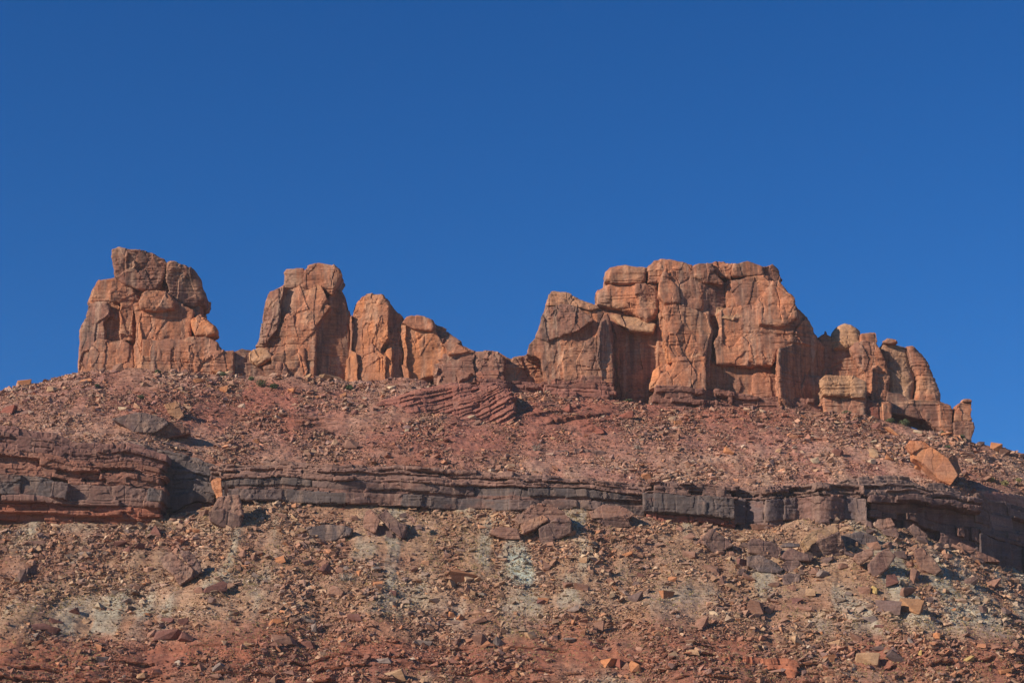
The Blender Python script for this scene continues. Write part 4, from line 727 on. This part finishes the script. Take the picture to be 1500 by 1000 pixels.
# ------------------------------------------------------------------ scree (uncountable small stones) and dry grass
def on_slope(n, s0, s1, seed, xlim=93):
    r = np.random.RandomState(seed); rr = (seg >= s0) & (seg <= s1); ri = np.where(rr)[0][:-1]
    c0 = np.searchsorted(xs, -xlim); c1 = np.searchsorted(xs, xlim)-1
    a = ri[r.randint(len(ri), size=n)]; b = r.randint(c0, c1, size=n); f, g = r.rand(n, 1), r.rand(n, 1)
    def bl(M): return (M[a, b]*(1-f)+M[a, b+1]*f)*(1-g)+(M[a+1, b]*(1-f)+M[a+1, b+1]*f)*g
    return bl(G3), bl(SOIL3)
PROT = [hull(8, 400+k, 1.0, True) for k in range(10)]+[hull(9, 430+k, 1.0, False) for k in range(4)]
PROT6 = [hull(6, 460+k, 1.0, k % 2 == 0) for k in range(10)]
def stones(pos, size, tint, seed, PROT=PROT):
    r = np.random.RandomState(seed); n = len(pos); Vs, Ts, Cs = [], [], []; base = 0; which = r.randint(len(PROT), size=n)
    for k, (V, T) in enumerate(PROT):
        m = which == k; c = int(m.sum())
        if not c: continue
        sc = size[m][:, None]*np.stack([r.uniform(.7, 1.5, c), r.uniform(.6, 1.1, c), r.uniform(.22, .75, c)], 1)
        Rm = rot(r.normal(.25, .35, c), r.normal(0, .35, c), r.uniform(0, 6.28, c))
        W = np.einsum('nij,nvj->nvi', Rm, V[None]*sc[:, None, :]*.5)+pos[m][:, None, :]+np.array([0, -.1, .1])*size[m][:, None, None]
        Vs.append(W.reshape(-1, 3)); Ts.append((T[None]+(np.arange(c)*len(V))[:, None, None]+base).reshape(-1, 3)); base += c*len(V)
        Cs.append(np.repeat(tint[m], len(V), 0))
    return np.concatenate(Vs), np.concatenate(Ts), np.concatenate(Cs)
PALN = np.array([(.43, .295, .185), (.25, .14, .098), (.43, .20, .10), (.21, .145, .13), (.54, .43, .31), (.31, .172, .118), (.38, .255, .145), (.16, .078, .058)])
PP, SS, TT = [], [], []
for s0, s1, n, sd, lo_, al in ((3.0, 4.0, 430000, 1, .165, 2.75), (5.4, 7.0, 290000, 2, .155, 2.95), (6.9, 8.3, 12000, 3, .14, 2.0)):
    p, sc_l = on_slope(n, s0, s1, sd); r = np.random.RandomState(50+sd)
    den = fbm(p/7., 61, 3)-.8*(vnoise(p*[1/1.7, 1/16., 1/16.], 44)*.5+.5*vnoise(p*[1/4.3, 1/26., 1/26.], 46)); kk = np.clip(.62+den*1.8, .34, 1); keep = r.rand(n) < kk; p = p[keep]; sc_l = sc_l[keep]; kk = kk[keep]; n = len(p)
    s = np.minimum(lo_*(r.rand(n)**(-1/al))*np.clip(1+1.1*fbm(p/5., 67, 2), .6, 1.7)*(.55+.5*kk), 1.15)
    ti = PALN[r.choice(len(PALN), n, p=[.17, .24, .12, .13, .035, .175, .08, .05])]
    k = r.uniform(.25, .8, (n, 1)); t = np.concatenate([(sc_l[:, :3]*1.1*(1-k)+ti*k)*r.uniform(.75, 1.25, (n, 1)), np.full((n, 1), .15)], 1)
    PP.append(p); SS.append(s); TT.append(t)
PP, SS, TT = np.concatenate(PP), np.concatenate(SS), np.concatenate(TT); bg_ = SS > .34
V, T, C = stones(PP[bg_], SS[bg_], TT[bg_], 9); V2, T2, C2 = stones(PP[~bg_], SS[~bg_], TT[~bg_], 10, PROT6)
V, T, C = np.concatenate([V, V2]), np.concatenate([T, T2+len(V)]), np.concatenate([C, C2])
o = link('scree', make_mesh('scree', V, T, C, False, M_STONE)); o['kind'] = 'stuff'; o['label'] = 'loose brown and tan scree covering the slope'
def blades(pos, hgt, wid, tint, nb, seed, spread=.5):
    r = np.random.RandomState(seed); n = len(pos)*nb; p = np.repeat(pos, nb, 0); hh = np.repeat(hgt, nb)*r.uniform(.5, 1.1, n); a = r.uniform(0, 6.28, n)
    ln = np.stack([np.cos(a)*spread, np.sin(a)*spread, np.ones(n)], 1)*hh[:, None]*np.array([1, 1, 1]); sd = np.stack([-np.sin(a), np.cos(a), np.zeros(n)], 1)*wid
    b = p+np.stack([np.cos(a), np.sin(a), np.zeros(n)], 1)*.06
    V = np.stack([b-sd, b+sd, b+ln], 1).reshape(-1, 3); T = np.arange(3*n).reshape(-1, 3); C = np.repeat(np.repeat(tint, nb, 0), 3, 0)
    return V, T, C
p, sl_ = on_slope(42000, 3.0, 4.0, 15); r = np.random.RandomState(8); kp = fbm(p/9., 63, 3)+.25*r.randn(len(p)) > .05; p = p[kp]
tg = np.concatenate([np.array([(.40, .32, .14)])*r.uniform(.7, 1.25, (len(p), 1)), np.zeros((len(p), 1))], 1)
V, T, C = blades(p, r.uniform(.12, .32, len(p)), .045, tg, 6, 4, .7)
o = link('dry_grass', make_mesh('dry_grass', V, T, C, False, M_STONE)); o['kind'] = 'stuff'; o['label'] = 'yellow dry grass tufts among the lower scree'
# ------------------------------------------------------------------ shrubs
M_LEAF = rock_material('shrub_leaf', bump=.0, streaks=0, fine=9)
def shrub(u, v, wpx, hpx, label, seed, col=(.060, .085, .035)):
    g = ground(u, v+.4*hpx); m = np.linalg.norm(g-CAM)/F; r = np.random.RandomState(seed); wd, ht = wpx*m, hpx*m
    root = empty('shrub', tuple(g), label, 'shrub', 'green shrubs below the towers')
    n = 420; q = r.normal(size=(n, 3)); q /= np.linalg.norm(q, axis=1)[:, None]; q *= (r.rand(n)**.4)[:, None]
    lump = 1+.35*vnoise(q*2.2+seed, seed); c = q*lump[:, None]*np.array([wd/2, wd/2.4, ht/2])+np.array([0, 0, ht*.5])
    a = r.normal(size=(n, 3)); a /= np.linalg.norm(a, axis=1)[:, None]; b = np.cross(a, r.normal(size=(n, 3))); b /= np.linalg.norm(b, axis=1)[:, None]
    s = .085; V = np.stack([c-a*s, c+b*s*.8, c+a*s*1.2, c-b*s*.8], 1).reshape(-1, 3)+g; T = np.arange(4*n).reshape(-1, 4)
    C = np.repeat(np.concatenate([np.array([col])*r.uniform(.6, 1.6, (n, 1)), np.zeros((n, 1))], 1), 4, 0)
    link('foliage', make_mesh('foliage', V, T, C, False, M_LEAF), root)
    V, T, C = blades(np.repeat(g[None], 9, 0), np.full(9, ht*.8), .03, np.repeat([[.12, .08, .05, 0]], 9, 0), 2, seed+1, .5)
    link('stem', make_mesh('stem', V, T, C, False, M_STONE), root)
for k, (u, v, a, b, l) in enumerate([(383, 562, 17, 12, 'biggest dark green shrub below the gap between the first two towers'), (401, 566, 12, 8, 'low green shrub just right of the biggest shrub'), (512, 568, 12, 8, 'dark green shrub below the orange fin'), (326, 549, 10, 7, 'pale green shrub at the right foot of the leftmost butte'), (368, 555, 8, 6, 'tiny shrub just left of the biggest shrub'), (1240, 605, 14, 7, 'grey green shrub below the tan bedded block'), (1326, 595, 14, 10, 'grey green shrub at the foot of the twin domes'), (1304, 612, 14, 6, 'low shrub on the slope under the twin domes'), (1380, 617, 9, 7, 'small shrub under the rock beds left of the pinnacle'), (1408, 634, 11, 6, 'small shrub under the pinnacle'), (921, 581, 12, 5, 'pale green shrub at the foot of the massif recess'), (142, 566, 9, 6, 'small shrub below the left edge of the leftmost butte'), (206, 582, 10, 6, 'small shrub on the scree below the leftmost butte'), (231, 545, 9, 6, 'small shrub touching the foot of the leftmost butte'), (1388, 655, 9, 5, 'small shrub above the huge pale orange boulder'), (1452, 703, 12, 7, 'leftmost of three yellowish bushes at the right edge above the shaded ledge wall'), (1472, 708, 13, 8, 'middle of three yellowish bushes at the right edge above the shaded ledge wall'), (1492, 704, 11, 7, 'rightmost of three yellowish bushes at the right edge above the shaded ledge wall')]):
    shrub(u, v, a, b, l, 500+k, (.060, .085, .035) if k in (0, 1, 2) else (.11, .13, .065) if k < 15 else (.26, .22, .09))
def twigs(u, v, wpx, label, seed):
    g = ground(u, v); m = np.linalg.norm(g-CAM)/F; n = 26; r = np.random.RandomState(seed)
    V, T, C = blades(g+r.normal(0, .25, (n, 3))*[1, .5, .1], np.full(n, wpx*m*.6), .035, np.repeat([[.42, .36, .29, 0]], n, 0)*r.uniform(.7, 1.2, (n, 1)), 3, seed, .8)
    tag(link('dead_bush', make_mesh('dead_bush', V, T, C, False, M_STONE)), label, 'bush', 'dead bushes')
twigs(786, 660, 22, 'pale leafless bush left of the left thin shelf', 1); twigs(935, 658, 16, 'pale leafless bush between the two thin shelves', 2); twigs(505, 850, 24, 'grey twiggy bush in the gully below the flat dark slab', 3)
# ------------------------------------------------------------------ thin haze volume, added to lift the shadows
hb = bmesh.new(); bmesh.ops.create_cube(hb, size=1.0); hm = bpy.data.meshes.new('haze'); hb.to_mesh(hm); hb.free()
hz = link('haze', hm); hz['kind'] = 'stuff'; hz['label'] = 'thin pale haze added to lift the shadows'
lo_, hi_ = np.array([-9600., -400., -6.]), np.array([9600., 9300., 122.]); hz.location = tuple((lo_+hi_)/2); hz.scale = tuple(hi_-lo_)
mh = bpy.data.materials.new('haze'); mh.use_nodes = True; mh.node_tree.nodes.clear(); ho = mh.node_tree.nodes.new('ShaderNodeOutputMaterial'); hv = mh.node_tree.nodes.new('ShaderNodeVolumePrincipled')
hv.inputs['Density'].default_value = HAZE; hv.inputs['Color'].default_value = (.92, .90, .90, 1); mh.node_tree.links.new(hv.outputs[0], ho.inputs['Volume']); hm.materials.append(mh)
print('done', round(time.time()-T0, 1))
